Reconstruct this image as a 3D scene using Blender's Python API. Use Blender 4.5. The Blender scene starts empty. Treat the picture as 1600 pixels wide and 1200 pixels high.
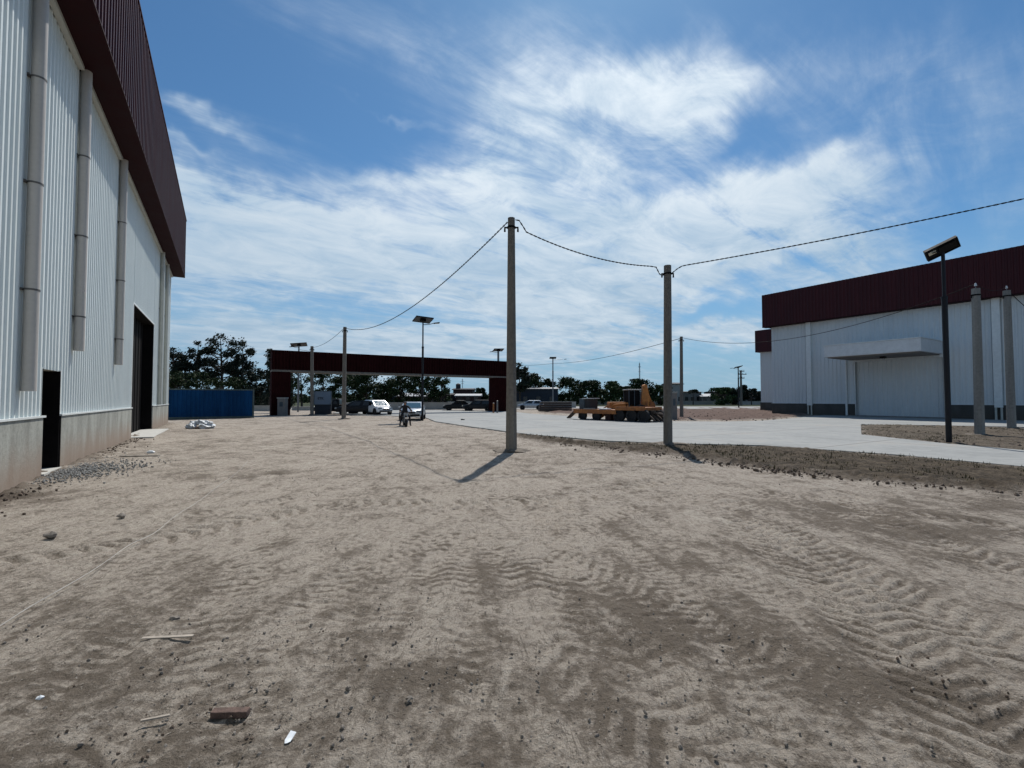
import bpy, bmesh, math, random
import numpy as np
from mathutils import Vector, Matrix, Euler, geometry
from math import sin, cos, pi, radians, atan2, sqrt, tan
random.seed(11)
S = bpy.context.scene
COL = S.collection

# ------------------------------------------------------------------ camera
F = 725.0; CX = 800.0; CY = 600.0; HOR = 623.0; CAMH = 1.6
PITCH = math.atan((HOR - CY) / F)
cam = bpy.data.cameras.new('camera'); camo = bpy.data.objects.new('camera', cam); COL.objects.link(camo)
cam.sensor_width = 36; cam.lens = 36 * F / 1600; cam.clip_end = 9000; cam.clip_start = 0.05
camo.location = (0, 0, CAMH); camo.rotation_euler = (pi / 2 + PITCH, 0, 0)
S.camera = camo

# ------------------------------------------------------------------ exposure
S.view_settings.view_transform = 'Standard'; S.view_settings.look = 'None'
S.view_settings.exposure = 0.12; S.view_settings.gamma = 1.0
S.view_settings.use_curve_mapping = False
S.cycles.max_bounces = 6; S.cycles.diffuse_bounces = 3; S.cycles.glossy_bounces = 3
S.cycles.transparent_max_bounces = 6
S.cycles.sample_clamp_indirect = 4

# ------------------------------------------------------------------ sun
SUN_AZ = radians(10.2); SUN_EL = radians(53.5)      # azimuth measured from +Y towards +X
sl = bpy.data.lights.new('sun', 'SUN'); slo = bpy.data.objects.new('sun', sl); COL.objects.link(slo)
sl.energy = 4.0; sl.angle = radians(0.6); sl.color = (1.0, 0.955, 0.89)
sd = Vector((sin(SUN_AZ) * cos(SUN_EL), cos(SUN_AZ) * cos(SUN_EL), sin(SUN_EL)))
slo.rotation_euler = sd.to_track_quat('Z', 'Y').to_euler(); slo.location = (20, -20, 60)

# pixel helpers (pixels of the 1600x1200 photograph -> world)
def ray(px, py):
    a = (px - CX) / F; b = (CY - py) / F
    return Vector((a, cos(PITCH) - b * sin(PITCH), sin(PITCH) + b * cos(PITCH)))
def G(px, py, z=0.0):
    d = ray(px, py); k = (z - CAMH) / d.z
    return Vector((d.x * k, d.y * k, z))
def A(px, py, Y):
    d = ray(px, py); k = Y / d.y
    return Vector((d.x * k, Y, CAMH + d.z * k))
TH = math.atan2(352 - 800, 725)              # building grid direction
U = Vector((sin(TH), cos(TH), 0)); N = Vector((cos(TH), -sin(TH), 0)); ROTZ = -TH
def W(d, t, z=0.0): return N * d + U * t + Vector((0, 0, z))
def wt(px, d):                                # where the vertical plane at distance d crosses pixel column px
    m = (px - CX) / F
    return d * (N.x - m * N.y) / (m * U.y - U.x)

# ------------------------------------------------------------------ node helpers
class NT:
    def __init__(s, tree): s.t = tree; s.n = tree.nodes; s.l = tree.links
    def new(s, typ, **kw):
        n = s.n.new(typ)
        for k, v in kw.items(): setattr(n, k, v)
        return n
    def put(s, sock, v):
        if isinstance(v, E): s.l.new(v.o, sock)
        elif isinstance(v, bpy.types.NodeSocket): s.l.new(v, sock)
        else: sock.default_value = v
    def math(s, op, *a, clamp=False):
        n = s.new('ShaderNodeMath', operation=op); n.use_clamp = clamp
        for i, v in enumerate(a): s.put(n.inputs[i], v)
        return E(s, n.outputs[0])
    def noise(s, vec, scale, detail=4, rough=.55, dist=0.0, color=False, lac=2.0):
        n = s.new('ShaderNodeTexNoise')
        if vec is not None: s.put(n.inputs['Vector'], vec)
        n.inputs['Scale'].default_value = scale; n.inputs['Detail'].default_value = detail
        n.inputs['Roughness'].default_value = rough; n.inputs['Distortion'].default_value = dist
        n.inputs['Lacunarity'].default_value = lac
        return n.outputs[1] if color else E(s, n.outputs[0])
    def ramp(s, v, a, b, smooth=True):
        n = s.new('ShaderNodeMapRange'); n.interpolation_type = 'SMOOTHSTEP' if smooth else 'LINEAR'
        s.put(n.inputs[0], v); n.inputs[1].default_value = a; n.inputs[2].default_value = b
        return E(s, n.outputs[0])
    def mix(s, f, a, b, blend='MIX'):
        n = s.new('ShaderNodeMix', data_type='RGBA', blend_type=blend)
        s.put(n.inputs[0], f)
        for i, v in ((6, a), (7, b)):
            if isinstance(v, tuple) and len(v) == 3: v = (*v, 1)
            s.put(n.inputs[i], v)
        return n.outputs[2]
    def comb(s, x, y, z):
        n = s.new('ShaderNodeCombineXYZ')
        for i, v in enumerate((x, y, z)): s.put(n.inputs[i], v)
        return n.outputs[0]
class E:
    def __init__(s, nt, o): s.nt = nt; s.o = o
    def __add__(s, b): return s.nt.math('ADD', s, b)
    __radd__ = __add__
    def __mul__(s, b): return s.nt.math('MULTIPLY', s, b)
    __rmul__ = __mul__
    def __sub__(s, b): return s.nt.math('SUBTRACT', s, b)
    def __truediv__(s, b): return s.nt.math('DIVIDE', s, b)

# ------------------------------------------------------------------ sky
world = bpy.data.worlds.new('World'); S.world = world; world.use_nodes = True
wn = NT(world.node_tree); wn.n.clear()
tc = wn.new('ShaderNodeTexCoord'); sep = wn.new('ShaderNodeSeparateXYZ')
D = tc.outputs['Generated']; wn.l.new(D, sep.inputs[0])
dx, dy, dz = (E(wn, sep.outputs[i]) for i in range(3))
sky = wn.new('ShaderNodeTexSky', sky_type='NISHITA'); sky.sun_disc = False
sky.sun_elevation = SUN_EL; sky.sun_rotation = SUN_AZ
sky.altitude = 50; sky.air_density = 1.0; sky.dust_density = 0.35; sky.ozone_density = 1.6
az = wn.math('ARCTAN2', dx, dy); el = wn.math('ARCSINE', dz)
wz = wn.noise(D, 5.0, 3, .6, color=True); ws = wn.new('ShaderNodeSeparateXYZ'); wn.l.new(wz, ws.inputs[0])
wz2 = wn.noise(D, 17.0, 3, .6, color=True); ws2 = wn.new('ShaderNodeSeparateXYZ'); wn.l.new(wz2, ws2.inputs[0])
azw = az + (E(wn, ws.outputs[0]) - .5) * .16 + (E(wn, ws2.outputs[0]) - .5) * .07
elw = el + (E(wn, ws.outputs[1]) - .5) * .13 + (E(wn, ws2.outputs[1]) - .5) * .05
def ae(px, py):
    d = ray(px, py).normalized(); return math.atan2(d.x, d.y), math.asin(d.z)
BLOBS = [  # px, py, rx, ry, tilt(deg, + = right end up), amount
 (880, 165, 140, 60, 0, .62), (985, 112, 72, 40, 10, .8), (1060, 150, 120, 50, 0, .62), (1110, 170, 80, 50, 15, .45),
 (1000, 235, 250, 55, 5, .42), (820, 250, 120, 60, 0, .35), (1290, 245, 90, 16, 22, .28), (1220, 315, 160, 50, 8, .7), (1060, 335, 320, 60, 0, .72),
 (820, 330, 200, 55, 0, .6), (780, 280, 60, 90, 0, .5), (660, 290, 170, 18, 5, .38), (420, 330, 140, 32, -8, .62), (600, 375, 330, 40, -4, .75), (330, 350, 140, 60, 0, .6),
 (360, 430, 260, 55, 0, .5), (720, 430, 420, 35, 0, .6), (950, 430, 220, 45, 0, .75), (1150, 400, 200, 40, 0, .6), (1330, 400, 90, 60, 0, .6),
 (430, 510, 300, 20, 0, .6), (900, 485, 200, 28, 0, .65), (700, 550, 700, 26, 0, .55), (1120, 520, 300, 16, 0, .45),
 (330, 188, 105, 13, -4, .45), (620, 178, 60, 7, -8, .3), (270, 225, 60, 8, 0, .3), (650, 70, 480, 70, -8, .20), (1450, 120, 320, 80, -20, .19), (880, 40, 180, 60, 0, .20), (450, 240, 300, 60, 0, .10),
 (800, 470, 760, 90, 0, .42), (560, 545, 700, 45, 0, .42), (700, 600, 900, 22, 0, .30), (300, 300, 120, 40, 0, .25),
 (480, 478, 130, 10, 0, -.35), (1110, 497, 70, 13, 0, -.55), (990, 560, 260, 12, 0, -.42), (1170, 240, 60, 25, 10, -.25), (1100, 455, 120, 12, 0, -.3), (450, 445, 180, 12, 0, -.2), (1000, 300, 120, 16, 0, -.2)]
tot = None
for (px, py, rx, ry, tl, am) in BLOBS:
    a0, e0 = ae(px, py); a1 = ae(px + rx, py)[0]; a2 = ae(px - rx, py)[0]; e1 = ae(px, py - ry)[1]; e2 = ae(px, py + ry)[1]
    ra = abs(a1 - a2) / 2; re_ = abs(e1 - e2) / 2; c, s_ = cos(radians(tl)), sin(radians(tl))
    ua = azw - a0; ue = elw - e0
    p = (ua * c + ue * s_) / ra; q = (ue * c - ua * s_) / re_
    g = wn.math('EXPONENT', (p * p + q * q) * -1.0) * am
    tot = g if tot is None else tot + g
# fibres of high cloud on a flat layer overhead
k = wn.math('MAXIMUM', dz, 0.0) + .10
cxp = dx / k; cyp = dy / k
r = radians(38)
fx = cxp * cos(r) + cyp * sin(r); fy = cyp * cos(r) - cxp * sin(r)
fib = wn.noise(wn.comb(fx * .55, fy * 2.6, 3.7), 1.5, 9, .62, .9)
fib2 = wn.noise(wn.comb(fx * 1.2, fy * 1.7, 9.1), 2.6, 9, .66, .6)
puff = wn.noise(wn.comb(cxp * .8, cyp * 1.0, 1.3), .9, 10, .60, .3)
fib3 = wn.noise(wn.comb(fx * 1.1, fy * 6.0, 5.5), 2.2, 8, .68, 1.2)
tex = (fib - .5) * 1.7 + (fib2 - .5) * 1.0 + (puff - .5) * .7 + (fib3 - .5) * .45
behind = wn.ramp(dy * -1.0, -.15, .35)                          # sky behind the camera: broken cloud of the same kind
amt = wn.math('MINIMUM', tot, 1.25) + behind * .35
cov = wn.ramp(amt + tex * (amt * 1.15 + .22), .02, 1.15)
cov = cov * wn.ramp(dz, -.02, .03)
hzn = wn.ramp(el, .34, -.02)
sunv = wn.new('ShaderNodeVectorMath', operation='DOT_PRODUCT'); wn.l.new(D, sunv.inputs[0]); sunv.inputs[1].default_value = sd
sdot = wn.math('MAXIMUM', E(wn, sunv.outputs[1]), 0.0)
near_sun = wn.math('POWER', sdot, 5.0)
shade = wn.ramp(fib2 * .5 + puff * .5, .35, .68)
clear = wn.mix(1.0, sky.outputs[0], (0.43, 0.69, 0.84), 'MULTIPLY')
vs = wn.new('ShaderNodeVectorMath', operation='SCALE'); wn.l.new(clear, vs.inputs[0]); vs.inputs['Scale'].default_value = 0.10
lowc = wn.mix(wn.ramp(el, .02, .5), (.31, .44, .57), (.40, .54, .69))
hic = wn.mix(near_sun, (.50, .595, .685), (.98, 1.04, 1.08))
cloudc = wn.mix(shade, lowc, hic)
base_ = wn.mix(hzn * .85, vs.outputs[0], (.24, .385, .54))
fin = wn.mix(wn.math('MULTIPLY', cov, .97), base_, cloudc)
bg = wn.new('ShaderNodeBackground'); wn.l.new(fin, bg.inputs[0]); bg.inputs[1].default_value = 1.0
wo = wn.new('ShaderNodeOutputWorld'); wn.l.new(bg.outputs[0], wo.inputs[0])
world.cycles.sampling_method = 'MANUAL'; world.cycles.sample_map_resolution = 512

# ------------------------------------------------------------------ materials
def base_mat(name):
    m = bpy.data.materials.new(name); m.use_nodes = True
    nt = NT(m.node_tree); bs = m.node_tree.nodes['Principled BSDF']
    return m, nt, bs
def mat(name, col, rough=.6, metal=0.0, var=.15, scale=3.0, bump=0.0, bscale=40, col2=None, streak=False, spec=None):
    m, nt, bs = base_mat(name)
    g = nt.new('ShaderNodeTexCoord').outputs['Object']
    if streak:
        mp = nt.new('ShaderNodeMapping'); mp.inputs['Scale'].default_value = (1, 1, .12); nt.l.new(g, mp.inputs[0]); g2 = mp.outputs[0]
    else: g2 = g
    n1 = nt.noise(g2, scale, 6, .6); n2 = nt.noise(g, scale * 7, 4, .6)
    f = nt.ramp(n1 * .65 + n2 * .35, .33, .67)
    c2 = col2 or tuple(max(0, c * (1 - 2 * var)) for c in col)
    c1 = col if col2 else tuple(min(1, c * (1 + var)) for c in col)
    c = nt.mix(f, c2, c1); nt.l.new(c, bs.inputs['Base Color'])
    nt.put(bs.inputs['Roughness'], f * .12 + (rough - .06)); bs.inputs['Metallic'].default_value = metal
    if spec is not None: bs.inputs['Specular IOR Level'].default_value = spec
    if bump:
        b = nt.new('ShaderNodeBump'); b.inputs['Strength'].default_value = bump; b.inputs['Distance'].default_value = .01
        nt.put(b.inputs['Height'], nt.noise(g, bscale, 6, .65)); nt.l.new(b.outputs[0], bs.inputs['Normal'])
    return m
M = {}
M['wall'] = mat('white_sheet_metal', (.68, .73, .715), .42, .0, .03, 1.2, streak=True)
M['rwall'] = mat('pale_sheet_metal', (.585, .625, .635), .5, .0, .035, .8, streak=True)
M['trim'] = mat('cream_trim', (.45, .45, .40), .5, 0, .06, 3)
M['ledge'] = mat('white_flashing', (.66, .69, .68), .45, 0, .05, 4)
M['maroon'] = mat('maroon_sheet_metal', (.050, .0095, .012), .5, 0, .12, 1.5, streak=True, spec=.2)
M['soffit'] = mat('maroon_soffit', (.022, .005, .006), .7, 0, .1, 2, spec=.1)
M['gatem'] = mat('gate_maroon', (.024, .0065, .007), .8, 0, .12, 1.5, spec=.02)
M['pipe'] = mat('grey_pvc', (.42, .395, .365), .55, 0, .06, 2, streak=True)
M['pipeclamp'] = mat('dark_grey_clamp', (.10, .095, .09), .6)
M['clamp'] = mat('black_clamp', (.03, .03, .03), .5)
M['dark'] = mat('dark_interior', (.008, .008, .009), .8, 0, .2, 2, spec=.08)
M['door_jamb_dark'] = mat('dark_door_and_jamb_shade', (.007, .006, .006), .8, 0, .3, 2, spec=.1)  # dark door leaves, and the near-black strips that paint the jambs as shade
M['slab'] = mat('door_slab_concrete', (.50, .49, .45), .85, 0, .08, 5, .3)
M['pole'] = mat('pole_concrete', (.165, .15, .13), .9, 0, .2, 1.6, .5, 50, streak=True)
M['polel'] = mat('pole_concrete_light', (.24, .235, .215), .9, 0, .16, 1.6, .5, 50, streak=True)
M['black'] = mat('black_paint', (.006, .006, .007), .6, spec=.2)
M['blackpole'] = mat('black_steel', (.008, .009, .013), .5, 0, spec=.25)
M['cable'] = mat('black_cable', (.006, .006, .007), .8, spec=.1)
M['panel'] = mat('solar_cells', (.006, .006, .009), .35, spec=.25)
M['alu'] = mat('aluminium', (.45, .46, .47), .4, .7)
M['lens'] = mat('lamp_lens', (.55, .52, .42), .3)
M['galv'] = mat('galvanised_steel', (.16, .17, .18), .45, .5)
M['blue'] = mat('blue_container_paint', (.006, .042, .125), .8, 0, .18, 1.5, streak=True, spec=.05)
M['blueframe'] = mat('container_frame', (.05, .08, .085), .7, 0, .2, 3)
M['rust'] = mat('rusty_orange_paint', (.40, .15, .035), .7, 0, .2, 4, col2=(.15, .05, .018))
M['yellow'] = mat('machine_orange', (.50, .19, .04), .6, 0, .15, 4)
M['tyre'] = mat('tyre_rubber', (.012, .012, .013), .85)
M['rim'] = mat('wheel_rim', (.08, .08, .085), .5, .3)
M['glass'] = mat('dark_glass', (.006, .008, .010), .12, 0, .05, spec=.5)
M['cglass'] = mat('windscreen_glass', (.05, .11, .15), .08, 0, .05, spec=.9)
M['cwhite'] = mat('car_white', (.62, .65, .68), .25, 0, .03)
M['csilver'] = mat('car_silver', (.36, .40, .44), .28, .45, .03)
M['cdark'] = mat('car_black', (.006, .007, .009), .45, 0, .05, spec=.25)
M['cdarkblue'] = mat('car_graphite', (.010, .012, .016), .45, 0, .05, spec=.3)
M['chead'] = mat('headlight_glass', (.22, .24, .25), .2)
M['ctail'] = mat('tail_light', (.25, .01, .01), .3)
M['steel'] = mat('grey_blue_steel', (.045, .065, .08), .6, 0, .15, 3)
M['white'] = mat('white_paint', (.60, .62, .63), .5, 0, .06)
M['grey'] = mat('grey_render', (.19, .18, .17), .9, 0, .1, 1.5, .3)
M['palewall'] = mat('pale_wall_render', (.31, .31, .29), .9, 0, .09, .6)
M['brick'] = mat('dark_brick_paint', (.04, .018, .016), .85, 0, .15, 2)
M['bluewall'] = mat('blue_grey_cladding', (.016, .026, .042), .8, 0, .15, .8)
M['roofs'] = mat('light_roof_sheet', (.28, .29, .30), .5, .2, .08, 2)
M['rooft'] = mat('dark_roof', (.03, .028, .03), .8)
M['window'] = mat('house_window', (.015, .02, .025), .2)
M['timber'] = mat('old_timber', (.07, .05, .04), .85, 0, .25, 6)
M['plank'] = mat('pale_plank', (.36, .315, .265), .85, 0, .15, 12, .4, 60)
M['brickd'] = mat('red_brown_brick', (.125, .08, .065), .9, 0, .25, 25, .5, 90)
M['sack'] = mat('white_plastic_sack', (.55, .58, .60), .5, 0, .12, 6, .5, 20)
M['scrap'] = mat('white_scrap', (.74, .78, .82), .6)
M['cord'] = mat('pale_cord', (.42, .40, .37), .8)
M['rock'] = mat('stone', (.21, .185, .16), .95, 0, .2, 12, .6, 60)
M['rockd'] = mat('grey_rubble', (.26, .255, .24), .95, 0, .3, 8, .6, 60)
M['skin'] = mat('skin', (.30, .16, .11), .6)
M['cloth'] = mat('dark_cloth', (.018, .019, .024), .9)
M['cloth2'] = mat('grey_cloth', (.12, .11, .12), .9)
M['signp'] = mat('sign_panel', (.15, .21, .29), .6, 0, .05)
M['ink'] = mat('sign_ink', (.012, .02, .035), .6)
M['bark'] = mat('bark', (.06, .048, .036), .95, 0, .3, 4, .6, 20)
def plinth_mat(name, col, stain, strength):
    m, nt, bs = base_mat(name)
    g = nt.new('ShaderNodeTexCoord').outputs['Object']; sp = nt.new('ShaderNodeSeparateXYZ'); nt.l.new(g, sp.inputs[0])
    mp = nt.new('ShaderNodeMapping'); mp.inputs['Scale'].default_value = (1, 1, .25); nt.l.new(g, mp.inputs[0])
    n1 = nt.noise(mp.outputs[0], 1.8, 7, .62); n2 = nt.noise(g, 14, 5, .6)
    c = nt.mix(nt.ramp(n1 * .7 + n2 * .3, .36, .66), tuple(x * .66 for x in col), tuple(x * 1.12 for x in col))
    # splashed red soil at the foot of the wall
    h = nt.ramp(E(nt, sp.outputs[2]) + (n1 - .5) * .9, .95, .02)
    c = nt.mix(h * strength, c, stain); nt.l.new(c, bs.inputs['Base Color']); bs.inputs['Roughness'].default_value = .9
    b = nt.new('ShaderNodeBump'); b.inputs['Strength'].default_value = .5; b.inputs['Distance'].default_value = .01
    nt.put(b.inputs['Height'], n2 + nt.noise(g, 60, 4, .6)); nt.l.new(b.outputs[0], bs.inputs['Normal'])
    return m
M['plinth'] = plinth_mat('plinth_concrete', (.32, .325, .29), (.27, .185, .13), .75)
M['plinthd'] = plinth_mat('dark_plinth', (.075, .072, .065), (.07, .055, .042), .6)
def leaf_mat(name, c1, c2):
    m, nt, bs = base_mat(name)
    geo = nt.new('ShaderNodeNewGeometry'); rnd = geo.outputs['Random Per Island']
    g = nt.new('ShaderNodeTexCoord').outputs['Object']
    f = nt.math('MULTIPLY', nt.noise(g, .5, 3), .6) + E(nt, rnd) * .4
    c = nt.mix(nt.ramp(f, .25, .75), c1, c2); nt.l.new(c, bs.inputs['Base Color']); bs.inputs['Roughness'].default_value = .75
    bs.inputs['Specular IOR Level'].default_value = .15
    return m
M['leafd'] = leaf_mat('eucalyptus_leaves', (.010, .016, .012), (.030, .040, .026))
M['leafg'] = leaf_mat('green_leaves', (.008, .017, .007), (.032, .054, .018))
M['leafl'] = leaf_mat('light_green_leaves', (.020, .036, .014), (.072, .105, .038))
M['grass'] = leaf_mat('dry_grass_blades', (.05, .046, .022), (.12, .105, .055))

# ------------------------------------------------------------------ mesh helpers
class MB:
    def __init__(s): s.v = []; s.f = []
    def add(s, vs, fs):
        o = len(s.v); s.v += [tuple(v) for v in vs]; s.f += [tuple(i + o for i in f) for f in fs]; return s
    def box(s, x0, x1, y0, y1, z0, z1, mtx=None):
        vs = [Vector(p) for p in ((x0, y0, z0), (x1, y0, z0), (x1, y1, z0), (x0, y1, z0), (x0, y0, z1), (x1, y0, z1), (x1, y1, z1), (x0, y1, z1))]
        if mtx is not None: vs = [mtx @ v for v in vs]
        return s.add(vs, [(0, 3, 2, 1), (4, 5, 6, 7), (0, 1, 5, 4), (1, 2, 6, 5), (2, 3, 7, 6), (3, 0, 4, 7)])
    def cbox(s, c, sz, rot=None):
        c = Vector(c); m = Matrix.Translation(c) @ (Euler(rot).to_matrix().to_4x4() if rot else Matrix.Identity(4))
        a, b, d = (q / 2 for q in sz); return s.box(-a, a, -b, b, -d, d, m)
    def cyl(s, p0, p1, r0, r1=None, n=12, caps=True, ph=0.0):
        r1 = r0 if r1 is None else r1; p0 = Vector(p0); p1 = Vector(p1); ax = (p1 - p0).normalized()
        a = ax.orthogonal().normalized(); b = ax.cross(a); vs = []
        for p, rr in ((p0, r0), (p1, r1)):
            for i in range(n):
                t = 2 * pi * i / n + ph; vs.append(p + (a * cos(t) + b * sin(t)) * rr)
        fs = [(i, (i + 1) % n, n + (i + 1) % n, n + i) for i in range(n)]
        if caps: fs += [tuple(range(n - 1, -1, -1)), tuple(range(n, 2 * n))]
        return s.add(vs, fs)
    def tube(s, pts, rad, n=8):
        pts = [Vector(p) for p in pts]; vs = []; fs = []; prev = None
        for i, p in enumerate(pts):
            t = (pts[min(i + 1, len(pts) - 1)] - pts[max(i - 1, 0)]).normalized()
            a = t.orthogonal().normalized() if prev is None else (prev - t * prev.dot(t)).normalized()
            prev = a; b = t.cross(a); rr = rad[i] if isinstance(rad, (list, tuple)) else rad
            for j in range(n):
                q = 2 * pi * j / n; vs.append(p + (a * cos(q) + b * sin(q)) * rr)
        for i in range(len(pts) - 1):
            for j in range(n): fs.append((i * n + j, i * n + (j + 1) % n, (i + 1) * n + (j + 1) % n, (i + 1) * n + j))
        fs.append(tuple(range(n - 1, -1, -1))); k = (len(pts) - 1) * n; fs.append(tuple(range(k, k + n)))
        return s.add(vs, fs)
    def loft(s, rings, cap=True):
        n = len(rings[0]); vs = [p for r_ in rings for p in r_]; fs = []
        for i in range(len(rings) - 1):
            for j in range(n): fs.append((i * n + j, i * n + (j + 1) % n, (i + 1) * n + (j + 1) % n, (i + 1) * n + j))
        if cap: fs += [tuple(range(n - 1, -1, -1)), tuple(range((len(rings) - 1) * n, len(rings) * n))]
        return s.add(vs, fs)
    def slab(s, a, b, c, d, th):                       # quad with thickness towards its back
        a, b, c, d = map(Vector, (a, b, c, d)); nn = (b - a).cross(d - a).normalized() * th
        return s.add([a, b, c, d, a - nn, b - nn, c - nn, d - nn], [(0, 1, 2, 3), (7, 6, 5, 4), (0, 4, 5, 1), (1, 5, 6, 2), (2, 6, 7, 3), (3, 7, 4, 0)])
    def blob(s, c, r, seed=0, squash=1.0, sub=2, rough=.25):
        bm = bmesh.new(); bmesh.ops.create_icosphere(bm, subdivisions=sub, radius=1); rn = random.Random(seed)
        ph = [rn.uniform(0, 6) for _ in range(6)]; vs = []
        for v in bm.verts:
            p = v.co; k_ = 1 + rough * (sin(p.x * 3 + ph[0]) * sin(p.y * 3.3 + ph[1]) + .6 * sin(p.z * 5 + ph[2] + p.x * 4) + .5 * sin(p.y * 7 + ph[3]))
            vs.append(Vector(c) + Vector((p.x * r[0], p.y * r[1], p.z * r[2] * squash)) * k_)
        fs = [tuple(v.index for v in f.verts) for f in bm.faces]; bm.free(); return s.add(vs, fs)
    def build(s, name, material, parent=None, smooth=False, bevel=0.0, angle=35, loc=None):
        me = bpy.data.meshes.new(name); me.from_pydata(s.v, [], s.f); me.validate(); me.update()
        me.materials.append(material)
        if smooth:
            me.polygons.foreach_set('use_smooth', [True] * len(me.polygons)); me.set_sharp_from_angle(angle=radians(angle))
        o = bpy.data.objects.new(name, me); COL.objects.link(o)
        if parent: o.parent = parent
        if loc: o.location = loc
        if bevel:
            b = o.modifiers.new('bevel', 'BEVEL'); b.width = bevel; b.segments = 2; b.limit_method = 'ANGLE'
        return o
def tag(o, label, cat, group=None, kind=None):
    o['label'] = label; o['category'] = cat
    if group: o['group'] = group
    if kind: o['kind'] = kind
    return o
def thing(name, label, cat, loc=(0, 0, 0), rotz=0.0, group=None):
    o = bpy.data.objects.new(name, None); COL.objects.link(o); o.location = loc; o.rotation_euler = (0, 0, rotz)
    o.empty_display_size = .3; return tag(o, label, cat, group)
def dup(root, loc, rotz=None, label=None, scale=None):
    def cp(o, par):
        c = o.copy(); COL.objects.link(c); c.parent = par
        for ch in o.children: cp(ch, c)
        return c
    r_ = cp(root, None); r_.location = loc
    if rotz is not None: r_.rotation_euler = (0, 0, rotz)
    if label: r_['label'] = label
    if scale: r_.scale = scale if isinstance(scale, tuple) else (scale,) * 3
    return r_
def corr(mb, x, t0, t1, z0, z1, pitch=.22, h=.032, side=1, axis='y'):
    """ribbed sheet in the plane x, running t0..t1, ribs standing out on +x*side"""
    prof = [(0, 0), (.36, 0), (.46, 1), (.74, 1), (.84, 0)]
    pts = []
    n = int((t1 - t0) / pitch) + 1
    for i in range(n):
        for a, b in prof:
            t = t0 + (i + a) * pitch
            if t < t1: pts.append((t, b * h))
    pts.append((t1, 0))
    vs = []
    for z in (z0, z1):
        for t, b in pts: vs.append((x + side * b, t, z) if axis == 'y' else (t, x + side * b, z))
    m = len(pts); mb.add(vs, [(i, i + 1, m + i + 1, m + i) for i in range(m - 1)])

# ------------------------------------------------------------------ numpy noise
def vn(x, y, seed):
    xi = np.floor(x).astype(np.int64); yi = np.floor(y).astype(np.int64); fx_ = x - xi; fy_ = y - yi
    def h(a, b):
        k_ = (a * 374761393 + b * 668265263 + seed * 974711) & 0xffffffff
        k_ = ((k_ ^ (k_ >> 13)) * 1274126177) & 0xffffffff
        return ((k_ ^ (k_ >> 16)) & 0xffff) / 65535.0
    sx = fx_ * fx_ * (3 - 2 * fx_); sy = fy_ * fy_ * (3 - 2 * fy_)
    return (h(xi, yi) * (1 - sx) + h(xi + 1, yi) * sx) * (1 - sy) + (h(xi, yi + 1) * (1 - sx) + h(xi + 1, yi + 1) * sx) * sy
def fbm(x, y, seed, o=5, g=.5):
    t = 0; a = 1; w = 0
    for i in range(o):
        t = t + a * (vn(x * 2 ** i + i * 17.3, y * 2 ** i - i * 9.1, seed + i) - .5); w += a; a *= g
    return t / w
def sdist(x, y, poly):
    """signed distance to polygon, negative inside"""
    d = np.full(x.shape, 1e9); ins = np.zeros(x.shape, bool); n = len(poly)
    for i in range(n):
        ax, ay = poly[i][0], poly[i][1]; bx, by = poly[(i + 1) % n][0], poly[(i + 1) % n][1]
        ex, ey = bx - ax, by - ay; t = np.clip(((x - ax) * ex + (y - ay) * ey) / (ex * ex + ey * ey + 1e-9), 0, 1)
        d = np.minimum(d, np.hypot(x - ax - t * ex, y - ay - t * ey))
        c = ((ay > y) != (by > y)) & (x < (bx - ax) * (y - ay) / ((by - ay) if by != ay else 1e-9) + ax)
        ins ^= c
    return np.where(ins, -d, d)
def smooth_curve(P, n=24):
    out = []; P = [Vector(p) for p in P]; Q = [P[0] * 2 - P[1]] + P + [P[-1] * 2 - P[-2]]
    for i in range(1, len(Q) - 2):
        for k_ in range(n):
            t = k_ / n; a, b, c, d = Q[i - 1:i + 3]
            out.append(.5 * ((2 * b) + (c - a) * t + (2 * a - 5 * b + 4 * c - d) * t * t + (3 * b - a - 3 * c + d) * t ** 3))
    out.append(P[-1]); return out

# ------------------------------------------------------------------ road outline (world)
near = [(24, -14), tuple(G(1600, 731)[:2]), tuple(G(1400, 712)[:2]), tuple(G(1190, 697)[:2]), tuple(G(1050, 694)[:2]), tuple(G(950, 690)[:2]),
        tuple(G(830, 680)[:2]), tuple(G(740, 668)[:2]), tuple(G(680, 659)[:2]), tuple(G(664, 652.5)[:2]), tuple(G(610, 650)[:2]), tuple(G(545, 649)[:2]), tuple(G(520, 645)[:2])]
far = [tuple(G(560, 641.5)[:2]), tuple(G(690, 641)[:2]), tuple(G(790, 642)[:2]), tuple(G(830, 647)[:2]), tuple(G(880, 650)[:2]), tuple(G(960, 655)[:2]),
       tuple(G(1060, 659)[:2]), tuple(G(1130, 659.5)[:2]), tuple(G(1190, 658)[:2]), tuple(G(1250, 653)[:2]), tuple(W(48.95, 22.3)[:2]), tuple(W(48.95, -14)[:2]), tuple(W(46.8, -14)[:2]),
       tuple(G(1600, 668)[:2]), tuple(G(1450, 665)[:2]), tuple(G(1345, 664)[:2]), tuple(G(1346, 680)[:2]), tuple(G(1480, 694.5)[:2]), tuple(G(1600, 705)[:2]), (33, -12)]
ROAD = near + far
ISLE = [tuple(G(1600, 668)[:2]), tuple(G(1450, 665)[:2]), tuple(G(1345, 664)[:2]), tuple(G(1346, 680)[:2]), tuple(G(1480, 694.5)[:2]), tuple(G(1600, 705)[:2]), (33, -12), tuple(W(46.8, -14)[:2])]
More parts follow.
